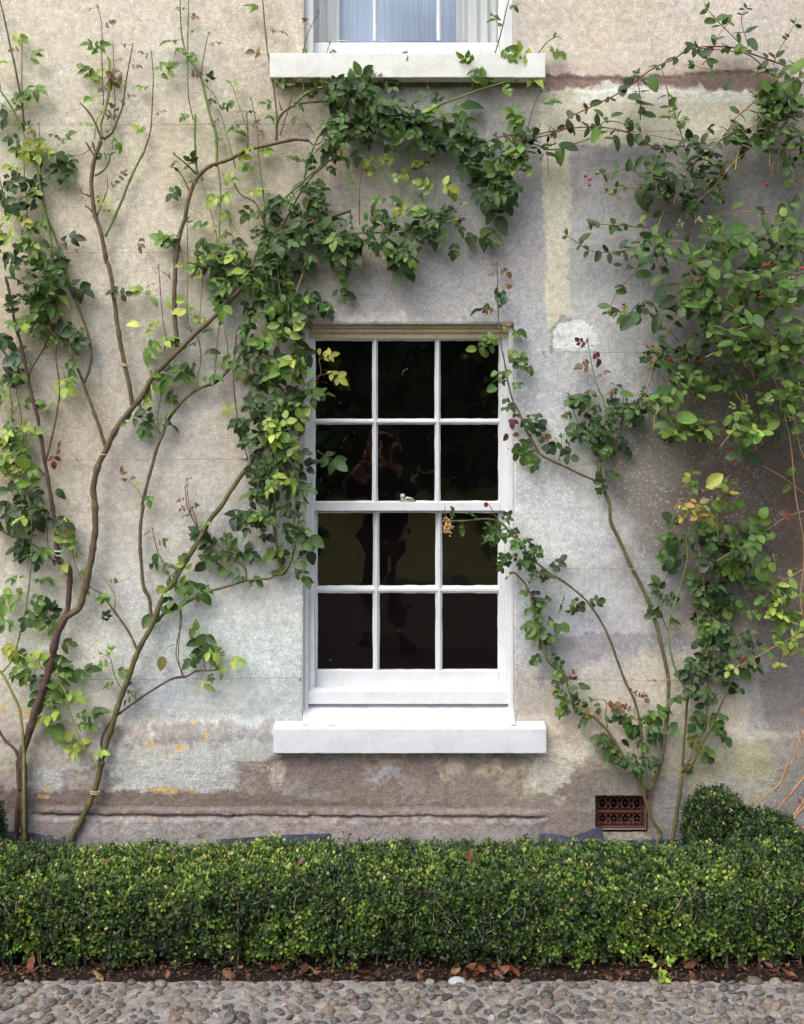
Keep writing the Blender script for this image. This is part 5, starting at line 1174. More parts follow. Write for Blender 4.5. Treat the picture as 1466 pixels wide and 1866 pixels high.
for s_, r0, r1, lf, sp_ in (("P1480,200 C1466,400 C1330,340 C1220,300 C1100,258 C960,248 C850,265 C760,320 C650,370 C560,440 C470,500 C350,560 C210,630 C180,690 C100,720 C0,740 B1300,760 B1200,790", 1.6, 1.2, 'ddkd', 30),
                   ("C1320,420 C1180,300 C1090,275 C960,262 C900,258", 1.4, 1.0, 'dd', 60),
                   ("C820,780 C670,790 C560,720 C380,680 C180,690 C0,725 B1350,720 B1240,735", 1.5, 1.2, 'kdkd', 26),
                   ("C1000,740 C860,760 C640,720 C450,690 C380,675", 1.0, .8, 'kd', 80),
                   ("C0,760 C120,800 C250,765 C340,730 C400,650 C510,660", 1.2, .9, 'ddd', 30),
                   ("C1480,400 C1290,470 C1180,560 C1090,640 C1040,730 C900,850 C800,980 C740,1080 C680,1230 C680,1400 F700,80 F745,220 F790,300 F740,420 F690,500 F650,640 F615,760", 2.0, 1.4, 'mddddd', 48),
                   ("C1480,600 C1330,650 C1200,770 C1080,880 C1000,980 C915,1060 C860,1120", 1.8, 1.3, 'mmd', 50), ("C1480,620 C1350,620 C1180,680 C1040,730 C960,800", 1.6, 1.2, 'md', 34),
                   ("C1060,860 C980,915 C900,925 C860,920", 1.2, 1, 'd', 40), ("C1480,700 C1400,745 C1290,760", 1.4, 1, 'm', 34), ("C1380,780 C1400,900 C1410,960", 1.3, 1.1, 'm', 50),
                   ("C1370,1160 C1300,1140 C1180,1132 C1060,1140 C980,1170", 1.2, .8, 'mg', 44), ("C750,880 C600,930 C540,905 C450,910 C400,930", 1.4, .8, 'ddd', 22), ("C870,1080 C780,1010 C700,960 C650,1000 C600,1000 C490,1000 C420,1020", 1.3, .8, 'dd', 24),
                   ("C600,1310 C540,1330 C460,1347 C330,1342 C260,1300 C200,1260", 1.1, .8, 'dkd', 24), ("C640,1215 C560,1212 C470,1205 C380,1198 C330,1195", 1.0, .7, 'ddd', 26),
                   ("C590,640 C592,560 C585,480 C570,400", 1.1, .8, 'dd', 18), ("C745,640 C740,520 C725,430 C700,370", 1.0, .8, 'm', 60), ("C830,800 C810,720 C785,640 C770,600", 1.3, .9, 'dm', 20),
                   ("C1180,290 C1130,240 C1070,180 C1000,110 C950,50", 1.1, .8, 'mdm', 34), ("C1170,250 C1150,190 C1130,110 C1150,50", 1.0, .6, 'dk', 30), ("C1300,350 C1330,270 C1380,190 C1415,130", 1.0, .7, 'dd', 28), ("C1100,400 C1030,385 C960,370 C870,350", .8, .6, 'kd', 34), ("C920,350 C970,280 C1000,200 C1060,125", .9, .7, 'dm', 26),
                   ("F590,60 F530,140 F470,210 F430,290 F420,320", .9, .6, 'd', 60), ("F800,480 F740,420 F690,390", .9, .8, 'd', 90), ("F790,290 F700,310 F600,335 F520,335 F440,330", 1.2, .8, 'ddg', 26), ("F760,275 F690,285 F615,295", 1.0, .8, 'd', 40),
                   ("F1230,740 F1190,650 F1215,600 F1260,520", 1.5, 1.1, 'gm', 30), ("F970,150 F880,165 F830,190", 1.2, 1, 'm', 30), ("F1000,900 F880,920 F780,960 F700,985", 1.2, .8, 'gmd', 20), ("F1100,720 F960,690 F850,680 F790,660", 1.0, .8, 'mg', 24), ("F1100,1050 F1020,1045 F950,1020 F850,960", 1.1, .8, 'm', 60),
                   ("F1300,1000 F1200,1070 F1150,1140 F1095,1220 F1030,1340", 1.2, .9, 'md', 60), ("F1480,1300 F1350,1200 F1240,1140 F1120,1080", 1.3, .9, 'm', 90), ("F1400,1400 F1370,1250 F1400,1120 F1440,1020", 1.1, .9, 'm', 120), ("I1300,260 I1310,320 I1305,370", .9, .7, 't', 900),
                   ("F760,860 F720,850 F700,870", .7, .5, 'd', 60), ("I1480,640 I1380,720 I1300,760 I1200,820 I1060,885", 1.6, .9, 'rgl', 30), ("I1480,30 I1380,60 I1300,110 I1220,170 I1100,260", 1.0, .7, 'rm', 60), ("I1250,500 I1300,440 I1400,380 I1480,330", 1.0, .8, 'rl', 34), ("I1400,600 I1340,640 I1350,760 I1330,850", 1.0, .7, 'gl', 30)):
    cane(h, s_, r0, r1, R.choice('trrt'), .06 if s_[0] != 'I' else .12, .12, leaf=lf if lf != 't' else None, sp=sp_, size=26, name='stem', **HC)
cane(h, "P1500,900 P1460,820 P1440,720 P1400,640 P1380,560 P1360,500", .9, .7, 't', .2, .26, name='stem', **HC)
cane(h, "P1500,700 P1440,640 P1390,600 P1340,560 P1290,540", 1.6, 1.0, 't', .22, .28, leaf='gm', sp=26, size=30, name='stem', **HC)
fill(h, "C680,800 C830,740 C950,680 C1060,700 C1060,900 C1000,1060 C880,1160 C800,1080 C640,1080 C560,980 C640,900", 62, 'kkdddd', .05, .17, 30, True, clump=22)
fill(h, "C1060,680 C1200,520 C1340,400 C1480,340 C1480,620 C1330,720 C1180,840 C1100,860", 40, 'kddmm', .06, .18, 30, True, clump=24)
fill(h, "C1180,780 C1480,700 C1480,780 C1300,830", 14, 'mdm', .08, .18, 30, True)
fill(h, "C1230,380 C1340,300 C1480,240 C1480,700 C1330,720 C1240,560", 26, 'kkdmmg', .06, .20, 30, True, clump=24)
fill(h, "C1380,780 C1480,760 C1480,1180 C1400,1180", 8, 'kdm', .08, .2, 30, True)
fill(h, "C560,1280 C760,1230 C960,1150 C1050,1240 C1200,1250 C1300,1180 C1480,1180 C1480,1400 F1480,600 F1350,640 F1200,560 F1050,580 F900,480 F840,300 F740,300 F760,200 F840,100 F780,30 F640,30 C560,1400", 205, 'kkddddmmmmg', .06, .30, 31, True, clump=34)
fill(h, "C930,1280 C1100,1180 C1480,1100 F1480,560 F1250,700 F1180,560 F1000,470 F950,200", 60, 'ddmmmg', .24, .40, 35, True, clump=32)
fill(h, "F680,480 F900,470 F960,560 F900,620 F800,640 F620,590 F600,560", 36, 'kddmm', .05, .16, 25, True)
fill(h, "F800,640 F1000,590 F1100,640 F1200,740 F1150,800 F1000,740 F850,760 F680,760 F640,850 F760,860 F760,720", 38, 'ddmmg', .06, .22, 29, True, clump=24)
fill(h, "F720,880 F1000,880 F950,960 F720,1000 F700,930", 26, 'dmgd', .06, .20, 28, True)
fill(h, "F1050,880 F1200,760 F1480,600 F1480,980 F1400,960 F1280,860 F1200,1050 F1130,1020 F1040,960", 48, 'dmmggl', .08, .32, 31, True, clump=26)
fill(h, "F860,1160 F1000,1180 F1080,1220 F1060,1380 F950,1330 F800,1390", 6, 'lgyy', .06, .14, 24, True)
fill(h, "I800,0 I900,60 I980,60 I1000,20 I900,-20", 8, 'lcy', .10, .16, 24, True)
fill(h, "I1330,440 I1480,460 I1480,800 I1390,860 I1300,760 I1280,560", 20, 'ggll', .12, .22, 27, True, clump=18)
fill(h, "B1200,700 B1340,720 C120,700 C120,800 C0,860 B1380,860 B1250,760", 14, 'kkdd', .06, .12, 26, True)
spots(h, "C820,290d24 C355,550d26<20n1 C215,615d22n1 C215,670k30n1 C370,600d22n1 C350,720g36<-110n1 C470,755d30<-60n1 C425,745d26<180n1 C210,780d40<-10n1 C160,830m32<-100n1 C465,605d24<30n1 C500,450k30<-20 C660,450m34<-70n1 C735,505m20 C630,560d24<-10n1 C640,610d28<-10n1 C720,630m26<180n1 C560,520d26n1 C1190,240d30<-60n1 C1130,270g28n1 C965,115m24<0n1 C1030,95m24<30n1 C1060,450k26<60n1 C990,1055s34<-60n1 C605,1060d46<-90n1 C680,920m46<-30n1 C730,1020m40<150n1 C1110,1095m28<30n1 C1240,1130k30n1 C1110,1215m38<0n1 C1370,945m40<170 C1000,1220g44<-90n1 C980,1330m52<180n1 C1120,1290g46<20n1 C1260,570m36<-70n1 C1345,500m44<90n1 C1330,590g36<-90n1 C1410,470g44<80n1 C1440,350g44<50n1 C345,1195g24<0n1 C460,1215d28<0n1 C600,1170m22n1 C295,1270d28<30n1 C360,1370d24<-110n1 C500,1300d24<60n1 C465,1355d16n1 C530,880d26<70n1 C590,860d28<50n1", d=(.08, .14), oval=True)
spots(h, "F695,145m36<40n1 F705,215k42<60n1 F735,265d40<-150n1 F680,370d38<-120n1 F490,210d22<0n1 F470,65d16<0n1 F530,85d30 F610,115d32<0n1 F660,75d16n1 F550,310d40<-20 F515,380d36<-130n1 F870,285g44<0n1 F970,205g38<90n1 F960,300g36<0n1 F830,190m34<-90n1 F1050,435s50<180n1 F1195,430g56<-30n1 F1170,530s46<-20n1 F1250,550m46<80n1 F1310,560s44<-90n1 F1300,270g42<40n1 F1220,335g38<200n1 F1300,460m40 F1400,430g46<20n1 F1430,525g34<0n1 F1370,520l26<180n1 F940,720g42<0n1 F720,735m30<10n1 F800,770m28<-60n1 F770,820m28n1 F840,885g42<0n1 F1380,820m34<30n1 F1315,970k40<-70n1 F1200,1110k40<-30n1 F1080,1090d24<180n1 F1250,900d44<60n1 F1340,150m36 F1300,220g34<0n1 F660,840d28<-170n1 F520,760m28<-20n1 F700,920m28n1 F740,960m34<170n1 F990,1215y36<40n1 F1000,1360g26<-40n1", d=(.12, .26), oval=True)
# berries
m_b, t_, b_ = mat("red_berry", 0.25, lin(168, 20, 30), 0.5); t_.links.new(ramp(t_, noise(t_, 40, 3), [(0.35, lin(110, 14, 24)), (0.6, lin(196, 30, 38))]), b_.inputs['Base Color'])
m_gb, t_, b_ = mat("green_bud", 0.5, lin(120, 140, 80)); t_.links.new(ramp(t_, noise(t_, 90, 3), [(0.35, lin(96, 120, 66)), (0.6, lin(172, 178, 120))]), b_.inputs['Base Color'])
for s_, dd in (("C300,940 322,960 318,990 345,915", .10), ("C1290,755", .16), ("C885,1165", .14), ("F505,275 503,310 440,328", .10), ("F630,505 660,500", .10), ("F750,578 920,572 815,572", .13), ("F1193,375 1232,238 1280,155 1210,140", .36), ("F1250,70 1270,66 1000,95 897,145", .30), ("F1420,280 1455,85", .36), ("F1130,568 1415,898 1088,1105", .2), ("F790,975", .14), ("I1145,818", .12), ("C1265,985", .12), ("L1440,215", .18)):
    q = MB()
    for x, y, _ in parse(s_):
        q.ball(at(x, y, dd), .0048 if dd < .3 else .0056, nu=10, nv=8); 
        for k in range(2): q.ball(at(x+R.uniform(-3.5, 3.5), y+R.uniform(-3.5, 3.5), dd-.004), .0036, nu=8, nv=6)
    q.build("berries", m_b, h.root, smooth=True)
def budhead(px, py, d, n=16, r=.016):
    q = MB(); c0 = Vector(at(px, py, d))
    for k in range(n):
        v = Vector((R.gauss(0, 1), -abs(R.gauss(0, .8)), R.gauss(.2, 1))).normalized(); e_ = c0+v*r*R.uniform(.6, 1.1)
        q.tube([c0, c0+(e_-c0)*.55, e_], [.0008, .0012, .0022], 5); q.ball(e_, .0028, nu=6, nv=4)
    q.build("bud_cluster", m_gb, h.root, smooth=True)
for t in parse("C790,650 C830,640 C350,930 C430,1040 C575,670 C900,1180 C1310,1240 C800,1200 F900,170 F1230,210 F1400,150 F1380,200 F1130,370 F800,660 F1130,560 F1280,790 F1080,820 F500,320 F1400,880 F680,520 C940,860 C1200,640 I1350,500"): budhead(t[0], t[1], R.uniform(.10, .16) if t[0] < 1250 else R.uniform(.18, .34))
h.finish(M_honey, M_bark)
# ------------------------------------------------------------------ box hedge and two box bushes
def hsurf(v): return v
def box_leaves(N, sampler, size=(.0085, .0155), seedc=0):
    """sampler(n) -> positions, outward normals, lightness class 0..1"""
    p, n, lt = sampler(N)
    g = rng.normal(0, 1, (len(p), 3)); a = np.cross(n, g); a /= np.linalg.norm(a, axis=1, keepdims=True)
    a = a*1.0+n*rng.uniform(.1, 1.1, (len(p), 1))+np.array([0, 0, .45])
    nn = n+rng.normal(0, .55, (len(p), 3))+np.array([0, 0, .35])
    L = rng.uniform(size[0], size[1], len(p)); W_ = L*rng.uniform(.52, .72, len(p))
    pal = np.array([lin(*c) for c in ((32,50,24),(48,72,30),(70,98,36),(98,126,42),(134,152,56),(168,170,88),(170,140,94))])
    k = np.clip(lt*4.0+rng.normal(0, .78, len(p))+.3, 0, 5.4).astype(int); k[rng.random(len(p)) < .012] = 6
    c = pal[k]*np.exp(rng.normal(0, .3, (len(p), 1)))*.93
    return leaf_arrays(p.astype(np.float32), a, nn, L, W_, c, np.zeros(len(p)), rng.uniform(-.1, .3, len(p)), 'box')
HX0, HX1 = -2.55, 2.75; HYF, HYB = -0.895, -0.47; HZT = 0.234; HZB = 0.012
def hedge_sampler(N):
    # faces: front, top, back, rounded edges; leaves sit in sprigs
    M = N//9
    lx = HX1-HX0; f = rng.random(M); areaF, areaT, areaB = (HZT-HZB)*1.5, (HYF*-1+HYB), (HZT-HZB)*.35; tot = areaF+areaT+areaB
    x = rng.uniform(HX0, HX1, M); p = np.zeros((M, 3)); n = np.zeros((M, 3))
    fr = f < areaF/tot; tp = (f >= areaF/tot) & (f < (areaF+areaT)/tot); bk = ~fr & ~tp
    und = 0.022*fbm(x, x*0+3, .22, 101, 3)
    z = rng.uniform(HZB, HZT, M); y = rng.uniform(HYF, HYB, M)
    bow = 0.022*np.cos((z-HZB)/(HZT-HZB)*2.2-.9)
    n1 = fbm(x, z, .085, 111, 3)*.040
    p[fr] = np.stack([x, HYF-bow-n1, z], 1)[fr]; n[fr] = (0, -1, .15)
    topn = fbm(x, y, .07, 121, 3)*.020+und*.6
    rnd_ = 0.020*np.clip(1-(y-HYF)/.05, 0, 1)**2
    p[tp] = np.stack([x, y, HZT+topn-rnd_], 1)[tp]; n[tp] = (0, -.1, 1)
    p[bk] = np.stack([x, HYB+n1, z], 1)[bk]; n[bk] = (0, 1, .2)
    dep = rng.exponential(.030, M); dep = np.minimum(dep, .10); p -= n*dep[:, None]
    # lower edge ragged, thinner
    keep = ~(fr & (z < HZB+.035+.02*fbm(x, x*0, .07, 131, 3)) & (rng.random(M) < .75)); p, n, x, z, dep = p[keep], n[keep], x[keep], z[keep], dep[keep]
    M = len(p); K = 9
    P = np.repeat(p, K, 0)+rng.normal(0, .0066, (M*K, 3)); Nn = np.repeat(n, K, 0)
    spr = rng.random(M) < .05; P += np.repeat(np.where(spr[:, None], n*rng.uniform(.008, .028, (M, 1)), 0), K, 0)
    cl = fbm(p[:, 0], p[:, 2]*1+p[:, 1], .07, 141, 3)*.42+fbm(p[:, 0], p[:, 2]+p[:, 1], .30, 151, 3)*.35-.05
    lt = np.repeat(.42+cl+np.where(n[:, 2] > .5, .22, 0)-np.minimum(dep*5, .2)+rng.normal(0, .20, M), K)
    return P, Nn, lt
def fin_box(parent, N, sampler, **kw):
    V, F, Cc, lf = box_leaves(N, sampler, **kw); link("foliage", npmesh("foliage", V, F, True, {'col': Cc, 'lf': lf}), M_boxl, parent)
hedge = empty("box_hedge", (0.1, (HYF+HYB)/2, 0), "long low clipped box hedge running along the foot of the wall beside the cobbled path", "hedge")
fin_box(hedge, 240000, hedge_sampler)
M_stem = bark_material("pale_box_stem")
def stem_obj(paths, name, parent, colr=(150,136,112)):
    V = []; F = []
    for pts, r in paths:
        n0 = len(V); seg = 5
        for i, p in enumerate(pts):
            p = Vector(p); t = (Vector(pts[min(i+1, len(pts)-1)])-Vector(pts[max(0, i-1)])).normalized(); a = t.cross(Vector((0, 1, .1))).normalized(); b = t.cross(a)
            for k in range(seg): an = 2*math.pi*k/seg; V.append(tuple(p+(a*math.cos(an)+b*math.sin(an))*r*(1-.5*i/len(pts))))
            if i:
                for k in range(seg): F.append((n0+(i-1)*seg+k, n0+(i-1)*seg+(k+1) % seg, n0+i*seg+(k+1) % seg, n0+i*seg+k))
    o = link(name, npmesh(name, V, F, True, {'col': np.tile(np.array(lin(*colr))*R.uniform(.6, 1.2), (len(V), 1))}), M_stem, parent); return o
for k in range(86):
    x = HX0+.05+(HX1-HX0-.1)*(k+R.uniform(-.4, .4))/86; y = HYF+R.uniform(.005, .05) if k % 4 else HYF+R.uniform(.1, .3); paths = []
    for j in range(R.choice((1, 2, 2, 3))):
        dx = R.gauss(0, .016); top = R.uniform(.10, .26) if R.random() < .35 else R.uniform(.07, .13); ext = -.012 if top > .15 else 0.0
        pts = [(x+R.gauss(0, .004), y, -.012)]; n = 6
        for i in range(1, n+1): s = i/n; pts.append((x+dx*s+R.gauss(0, .0009), y+(ext-.012)*s+R.gauss(0, .001), -.012+top*s))
        paths.append((pts, R.uniform(.0018, .0036)))
    stem_obj(paths, "stem", hedge)
# thin bare twigs poking through the clipped face
paths = []
for k in range(330):
    x = R.uniform(HX0, HX1); z = R.uniform(.08, .25); y = HYF-.016-R.random()*.022; an = R.gauss(math.pi/2, .45); L = R.uniform(.015, .05)
    paths.append(([(x, y+.01, z), (x+math.cos(an)*L*.5, y-.002, z+math.sin(an)*L*.5), (x+math.cos(an)*L+R.gauss(0, .003), y-.004, z+math.sin(an)*L)], R.uniform(.0007, .0015)))
o = stem_obj(paths, "twigs", hedge, (176,160,128)); o['kind'] = "stuff"
def blob_sampler(cx, cy, cz, rx, ry, rz, seed):
    def f(N):
        M = N//8; v = rng.normal(0, 1, (M, 3)); v /= np.linalg.norm(v, axis=1, keepdims=True); v[:, 2] = np.abs(v[:, 2])*np.where(rng.random(M) < .8, 1, -.8)
        sq = np.sign(v)*np.abs(v)**.72; sq[:, 2] = v[:, 2]
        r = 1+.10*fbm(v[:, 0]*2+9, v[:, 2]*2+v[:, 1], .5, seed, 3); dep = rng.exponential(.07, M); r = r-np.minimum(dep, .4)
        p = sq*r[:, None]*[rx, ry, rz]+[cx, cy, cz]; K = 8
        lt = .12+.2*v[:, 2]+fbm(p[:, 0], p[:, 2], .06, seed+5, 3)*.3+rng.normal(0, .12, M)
        return np.repeat(p, K, 0)+rng.normal(0, .008, (M*K, 3)), np.repeat(v, K, 0), np.repeat(lt, K)
    return f
bush = empty("box_bush", (at(1320,0,.3)[0], -.3, 0), "dark rounded box bush at the wall behind the right end of the hedge", "bush")
def join_samplers(*fs):
    def f(N):
        o = [g(N//len(fs)) for g in fs]; return tuple(np.concatenate([q[i] for q in o]) for i in range(3))
    return f
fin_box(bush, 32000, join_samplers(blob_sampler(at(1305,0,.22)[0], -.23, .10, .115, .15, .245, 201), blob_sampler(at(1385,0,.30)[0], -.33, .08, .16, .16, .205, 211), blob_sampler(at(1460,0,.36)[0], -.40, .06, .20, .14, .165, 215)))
stem_obj([([(at(1310,0,.2)[0]+R.gauss(0, .03), -.2, -.01), (at(1310,0,.2)[0]+R.gauss(0, .05), -.22, .08), (at(1310,0,.2)[0]+R.gauss(0, .08), -.22, .18)], .004) for _ in range(9)], "stem", bush)
bush2 = empty("box_bush", (at(-60,0,.3)[0], -.3, 0), "small dark box bush cut off by the left edge behind the hedge", "bush")
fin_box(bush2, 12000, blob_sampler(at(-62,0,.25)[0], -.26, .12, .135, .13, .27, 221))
stem_obj([([(at(-60,0,.2)[0]+R.gauss(0, .03), -.2, -.01), (at(-60,0,.2)[0]+R.gauss(0, .05), -.22, .08), (at(-60,0,.2)[0]+R.gauss(0, .06), -.22, .2)], .004) for _ in range(7)], "stem", bush2)

# ------------------------------------------------------------------ fallen leaves (each a thing) and litter
M_dead, t_, b_ = mat("dead_leaf", 0.6, lin(110, 58, 36), .4); c_ = attr(t_, 'col'); co_ = coord(t_)
oi = t_.nodes.new('ShaderNodeObjectInfo'); rc = ramp(t_, oi.outputs['Random'], [(0, lin(64, 34, 26)), (.35, lin(96, 54, 38)), (.6, lin(122, 76, 52)), (.8, lin(82, 44, 34)), (1, lin(146, 116, 82))])
t_.links.new(mix(t_, .8, rc, ramp(t_, noise(t_, 50, 5, .7, co_), [(.3, gray(.5)), (.7, gray(1.5))]), 'MULTIPLY'), b_.inputs['Base Color'])
dead = []
for k in range(7):
    Lh = R.uniform(.028, .045); nx, ny = 10, 7; V = []; cur = R.uniform(6, 22); tw = R.uniform(-.8, .8); cc = R.uniform(3, 14)
    for i in range(nx):
        t = i/(nx-1); w_ = Lh*.42*math.sin(math.pi*min(1, t*.92+.06))**.8*(1+.12*math.sin(t*19+k))
        for j in range(ny):
            s = (j/(ny-1)-.5)*2; x = (t-.5)*2*Lh*.9; y = s*w_; z = (y*y)*cur+(x*x)*cc+tw*x*y*20+.002*math.sin(x*300+y*200)
            V.append((x, y, z))
    me = npmesh("fallen_leaf", V, [(i*ny+j, (i+1)*ny+j, (i+1)*ny+j+1, i*ny+j+1) for i in range(nx-1) for j in range(ny-1)]); me.materials.append(M_dead); dead.append(me)
def fallen(x, y, z, sc, label, group, flat=1.0):
    o = bpy.data.objects.new("fallen_leaf", R.choice(dead)); C.objects.link(o); o.location = (x, y, z); o.rotation_euler = (R.gauss(0, .5)*flat+(math.pi if R.random() < .4 else 0), R.gauss(0, .4)*flat, R.uniform(0, 6.28)); o.scale = (sc, sc, sc)
    props(o, label, "fallen leaf", group); return o
for k in range(130):
    x = R.uniform(-1.55, 2.05); 
    if R.random() < .45 and x < .1: x = R.uniform(.3, 2.0)
    y = R.uniform(-1.0, -.90) if k % 5 else R.uniform(-.9, -.7); fallen(x, y, .010+R.random()*.012, R.uniform(.4, .85), "curled reddish-brown dead leaf lying on the dark soil under the hedge's front edge", "dead leaves under the hedge")
for x, y, l in ((98,1582,"dark red dead leaf lying on the hedge top at left"), (195,1571,"orange-brown dead leaf on the hedge top above the left cobbles"), (370,1564,"pair-sized brown dead leaf on the hedge top below the left of the window"), (548,1575,"upright brown dead leaf stuck in the hedge below the window's left side"), (857,1562,"brown dead leaf on the hedge top below the window's right side")):
    p = at(x, y, .86); o = fallen(p[0], p[1], p[2]+.004, .55, l, None)
for k in range(6): p = at(R.uniform(1090, 1260), 1545, .1); fallen(p[0], R.uniform(-.2, -.06), .02, .8, "brown dead leaf on the soil at the wall foot near the air brick", "dead leaves at the wall foot")
q_paths = []
for k in range(170):
    x = R.uniform(-1.7, 2.2); y = R.uniform(-1.0, -.87); an = R.uniform(0, 6.28); L = R.uniform(.015, .06); z = .006+R.random()*.02
    q_paths.append(([(x, y, z), (x+math.cos(an)*L*.5, y+math.sin(an)*L*.2+R.gauss(0, .002), z+R.random()*.012), (x+math.cos(an)*L, y+math.sin(an)*L*.4, z*.7)], R.uniform(.0004, .0009)))
o = stem_obj(q_paths, "twig_litter", None, (120,100,76)); props(o, kind='stuff'); o['label'] = "dry twigs and straw littering the soil under the hedge"
# crumbly litter flakes on the soil
N = 9000; P_ = np.stack([rng.uniform(-1.8, 2.3, N), rng.uniform(-1.0, -.6, N), rng.uniform(.0, .016, N)], 1)
pal = np.array([lin(*c) for c in ((60,34,26),(92,50,34),(40,26,22),(120,84,56),(74,44,34))]); V, F, Cc, lf = leaf_arrays(P_, rng.normal(0, 1, (N, 3))*[1, 1, .3], rng.normal(0, .5, (N, 3))+[0, 0, 1], rng.uniform(.005, .016, N), rng.uniform(.003, .010, N), pal[rng.integers(0, 5, N)], np.zeros(N), rng.uniform(-.4, .4, N), 'box')
M_lit = leaf_material("leaf_litter", .8, .05, .1); o = link("leaf_litter", npmesh("leaf_litter", V, F, True, {'col': Cc, 'lf': lf}), M_lit); props(o, kind='stuff'); o['label'] = "crumbled brown leaf litter on the soil under the hedge"
# little green seedling between hedge and cobbles
w1 = Plant("seedling", "small bright green weed seedling standing between the hedge and the cobbles at lower right", "weed", at(1200, 1785, .96))
w1.root.location.z = 0
for k in range(5): w1.compound(Vector(at(1203+R.gauss(0, 5), 1765+R.gauss(0, 12), .97)), Vector((R.gauss(0, 1), -.3, .4)), .020, 'l', 3)
w1.stalkseg(Vector((at(1202,0,.97)[0], -.97, 0)), Vector(at(1204,1762,.97)), 'l', .003)
for k in range(3): w1.compound(Vector((at(1195+k*8,0,.98)[0], -.985, .012)), Vector((R.gauss(0, 1), -.5, .1)), .018, 'l', 3)
w1.finish(M_rose, None)

# ------------------------------------------------------------------ training wires, ties
M_wire, t_, b_ = mat("galvanised_wire", 0.5, lin(120, 116, 110)); t_.links.new(ramp(t_, noise(t_, 60, 3), [(.3, lin(84, 76, 68)), (.7, lin(136, 132, 126))]), b_.inputs['Base Color'])
def wire(x0, x1, y, label, sag=2):
    q = MB(); pts = [Vector(at(x0+(x1-x0)*k/24, y+sag*math.sin(math.pi*k/24)+.5*math.sin(k*1.7), .022)) for k in range(25)]; q.tube(pts, .0007, 5)
    for xe in (x0, (x0+x1)/2, x1):
        p = Vector(at(xe, y+1, 0)); q.tube([p+Vector((0, .01, 0)), p+Vector((0, -.020, 0))], .0016, 6); q.tube([p+Vector((.004*math.cos(a_), -.022, .004*math.sin(a_))) for a_ in (0, 1.2, 2.4, 3.6, 4.8, 5.8)], .0010, 5)
    o = q.build("training_wire", M_wire); props(o, label, "wire", "wires strained along the wall")
wire(-260, 545, 836, "thin wire across the left wall level with the window's second row of panes"); wire(990, 1500, 641, "thin wire right of the window just below the small white plaster patch")
wire(-260, 548, 1235, "thin wire low on the wall left of the timber window sill", 3); wire(980, 1402, 1236, "thin wire low on the wall right of the timber window sill", 5)
wire(960, 1500, 1036, "thin wire right of the window level with the lower sash", 1); wire(-260, 545, 458, "thin wire across the left wall above the window head"); wire(-260, 560, 226, "thin wire on the upper left wall just under the top window's sill"); wire(1000, 1500, 238, "thin wire across the cream plaster patch at upper right", 1)
M_tie, t_, b_ = mat("white_tie", 0.5, lin(225, 225, 220)); t_.links.new(ramp(t_, noise(t_, 40, 3), [(.3, lin(200, 200, 192)), (.7, lin(236, 236, 232))]), b_.inputs['Base Color'])
def tie(px, py, r, label, d=.045, n=2, m_=None, step=5):
    q = MB()
    for k in range(n):
        c0 = Vector(at(px, py+k*step, d+r*S*.6)); q.tube([c0+Vector((math.cos(a_)*r*S*1.12, math.sin(a_)*r*S*1.12, .001*math.sin(a_*2))) for a_ in np.linspace(0, 6.283, 15)], .0028 if n > 1 else .0012, 6, cap=False)
    o = q.build("plant_tie", m_ or M_tie, smooth=True); props(o, label, "plant tie")
tie(107, 1004, 6.6, "white plant tie wrapped round the left fork of the old rose trunk", .045, 2, None, 8)
tie(189, 828, 8, "string tie round the right fork of the old rose cane, upper left of the window", .045, 1)
M_str, t_, b_ = mat("jute_string", .9, lin(190, 170, 120)); t_.links.new(ramp(t_, noise(t_, 200, 3), [(.3, lin(150, 130, 88)), (.7, lin(214, 198, 150))]), b_.inputs['Base Color'])
tie(229, 664, 5, "jute string tied round the tall straight rose cane at left", .035, 2, M_str, 3); tie(322, 910-6, 6, "jute string tied round a rose cane at the arch", .05, 1, M_str) if False else None
tie(1152, 1037, 4.4, "jute string tied round the longest right-hand rose cane", .055, 1, M_str); tie(1217, 1238, 4.6, "jute string tied low on the right-hand rose cane level with the low wire", .055, 1, M_str); tie(1137, 1232, 3.6, "jute string tied on the thin rose cane curving toward the window", .06, 1, M_str); tie(1027, 848, 3.6, "jute string tied round the right-hand cane reaching to the window's top corner", .045, 1, M_str); tie(174, 1441, 7, "yellow string round the slanting cane just above the hedge", .05, 2, M_str, 4)
# white pebble on the soil edge
m_p, t_, b_ = mat("white_pebble", .7, lin(190, 196, 200)); t_.links.new(ramp(t_, noise(t_, 50, 4), [(.3, lin(120, 124, 128)), (.6, lin(176, 180, 182))]), b_.inputs['Base Color'])
q = MB(); p = at(833, 1790, .99); q.ball((p[0], -.998, .001), .029, sx=1, sy=.7, sz=.62, nu=20, nv=12); o = q.build("pebble", m_p, smooth=True); props(o, "large pale grey-white pebble at the hedge edge of the path below the window", "pebble")

# ------------------------------------------------------------------ what stands behind the camera and shows dimly in the panes
def woodland():
    N = 34000; X = rng.uniform(-60, 60, N); Y = rng.uniform(-40, -34, N); top = 8.5+2.4*fbm(X, X*0, 9, 301, 4); Z = top*rng.random(N)**.8; 
    P_ = np.stack([X, Y+1.5*fbm(X, Z, 3, 311, 3), Z], 1); pal = np.array([lin(*c) for c in ((36,48,26),(48,62,30),(60,76,36),(72,60,34),(90,96,48))])
    V, F, Cc, lf = leaf_arrays(P_, rng.normal(0, 1, (N, 3)), rng.normal(0, .6, (N, 3))+[0, .8, .5], rng.uniform(.5, 1.0, N), rng.uniform(.4, .8, N), pal[rng.integers(0, 5, N)], np.zeros(N), rng.uniform(-.2, .3, N), 'box')
    o = link("woodland", npmesh("woodland", V, F, True, {'col': Cc, 'lf': lf}), M_lit); props(o, kind='stuff'); o['label'] = "dark wood across the lawn, seen only mirrored in the window panes"
woodland()
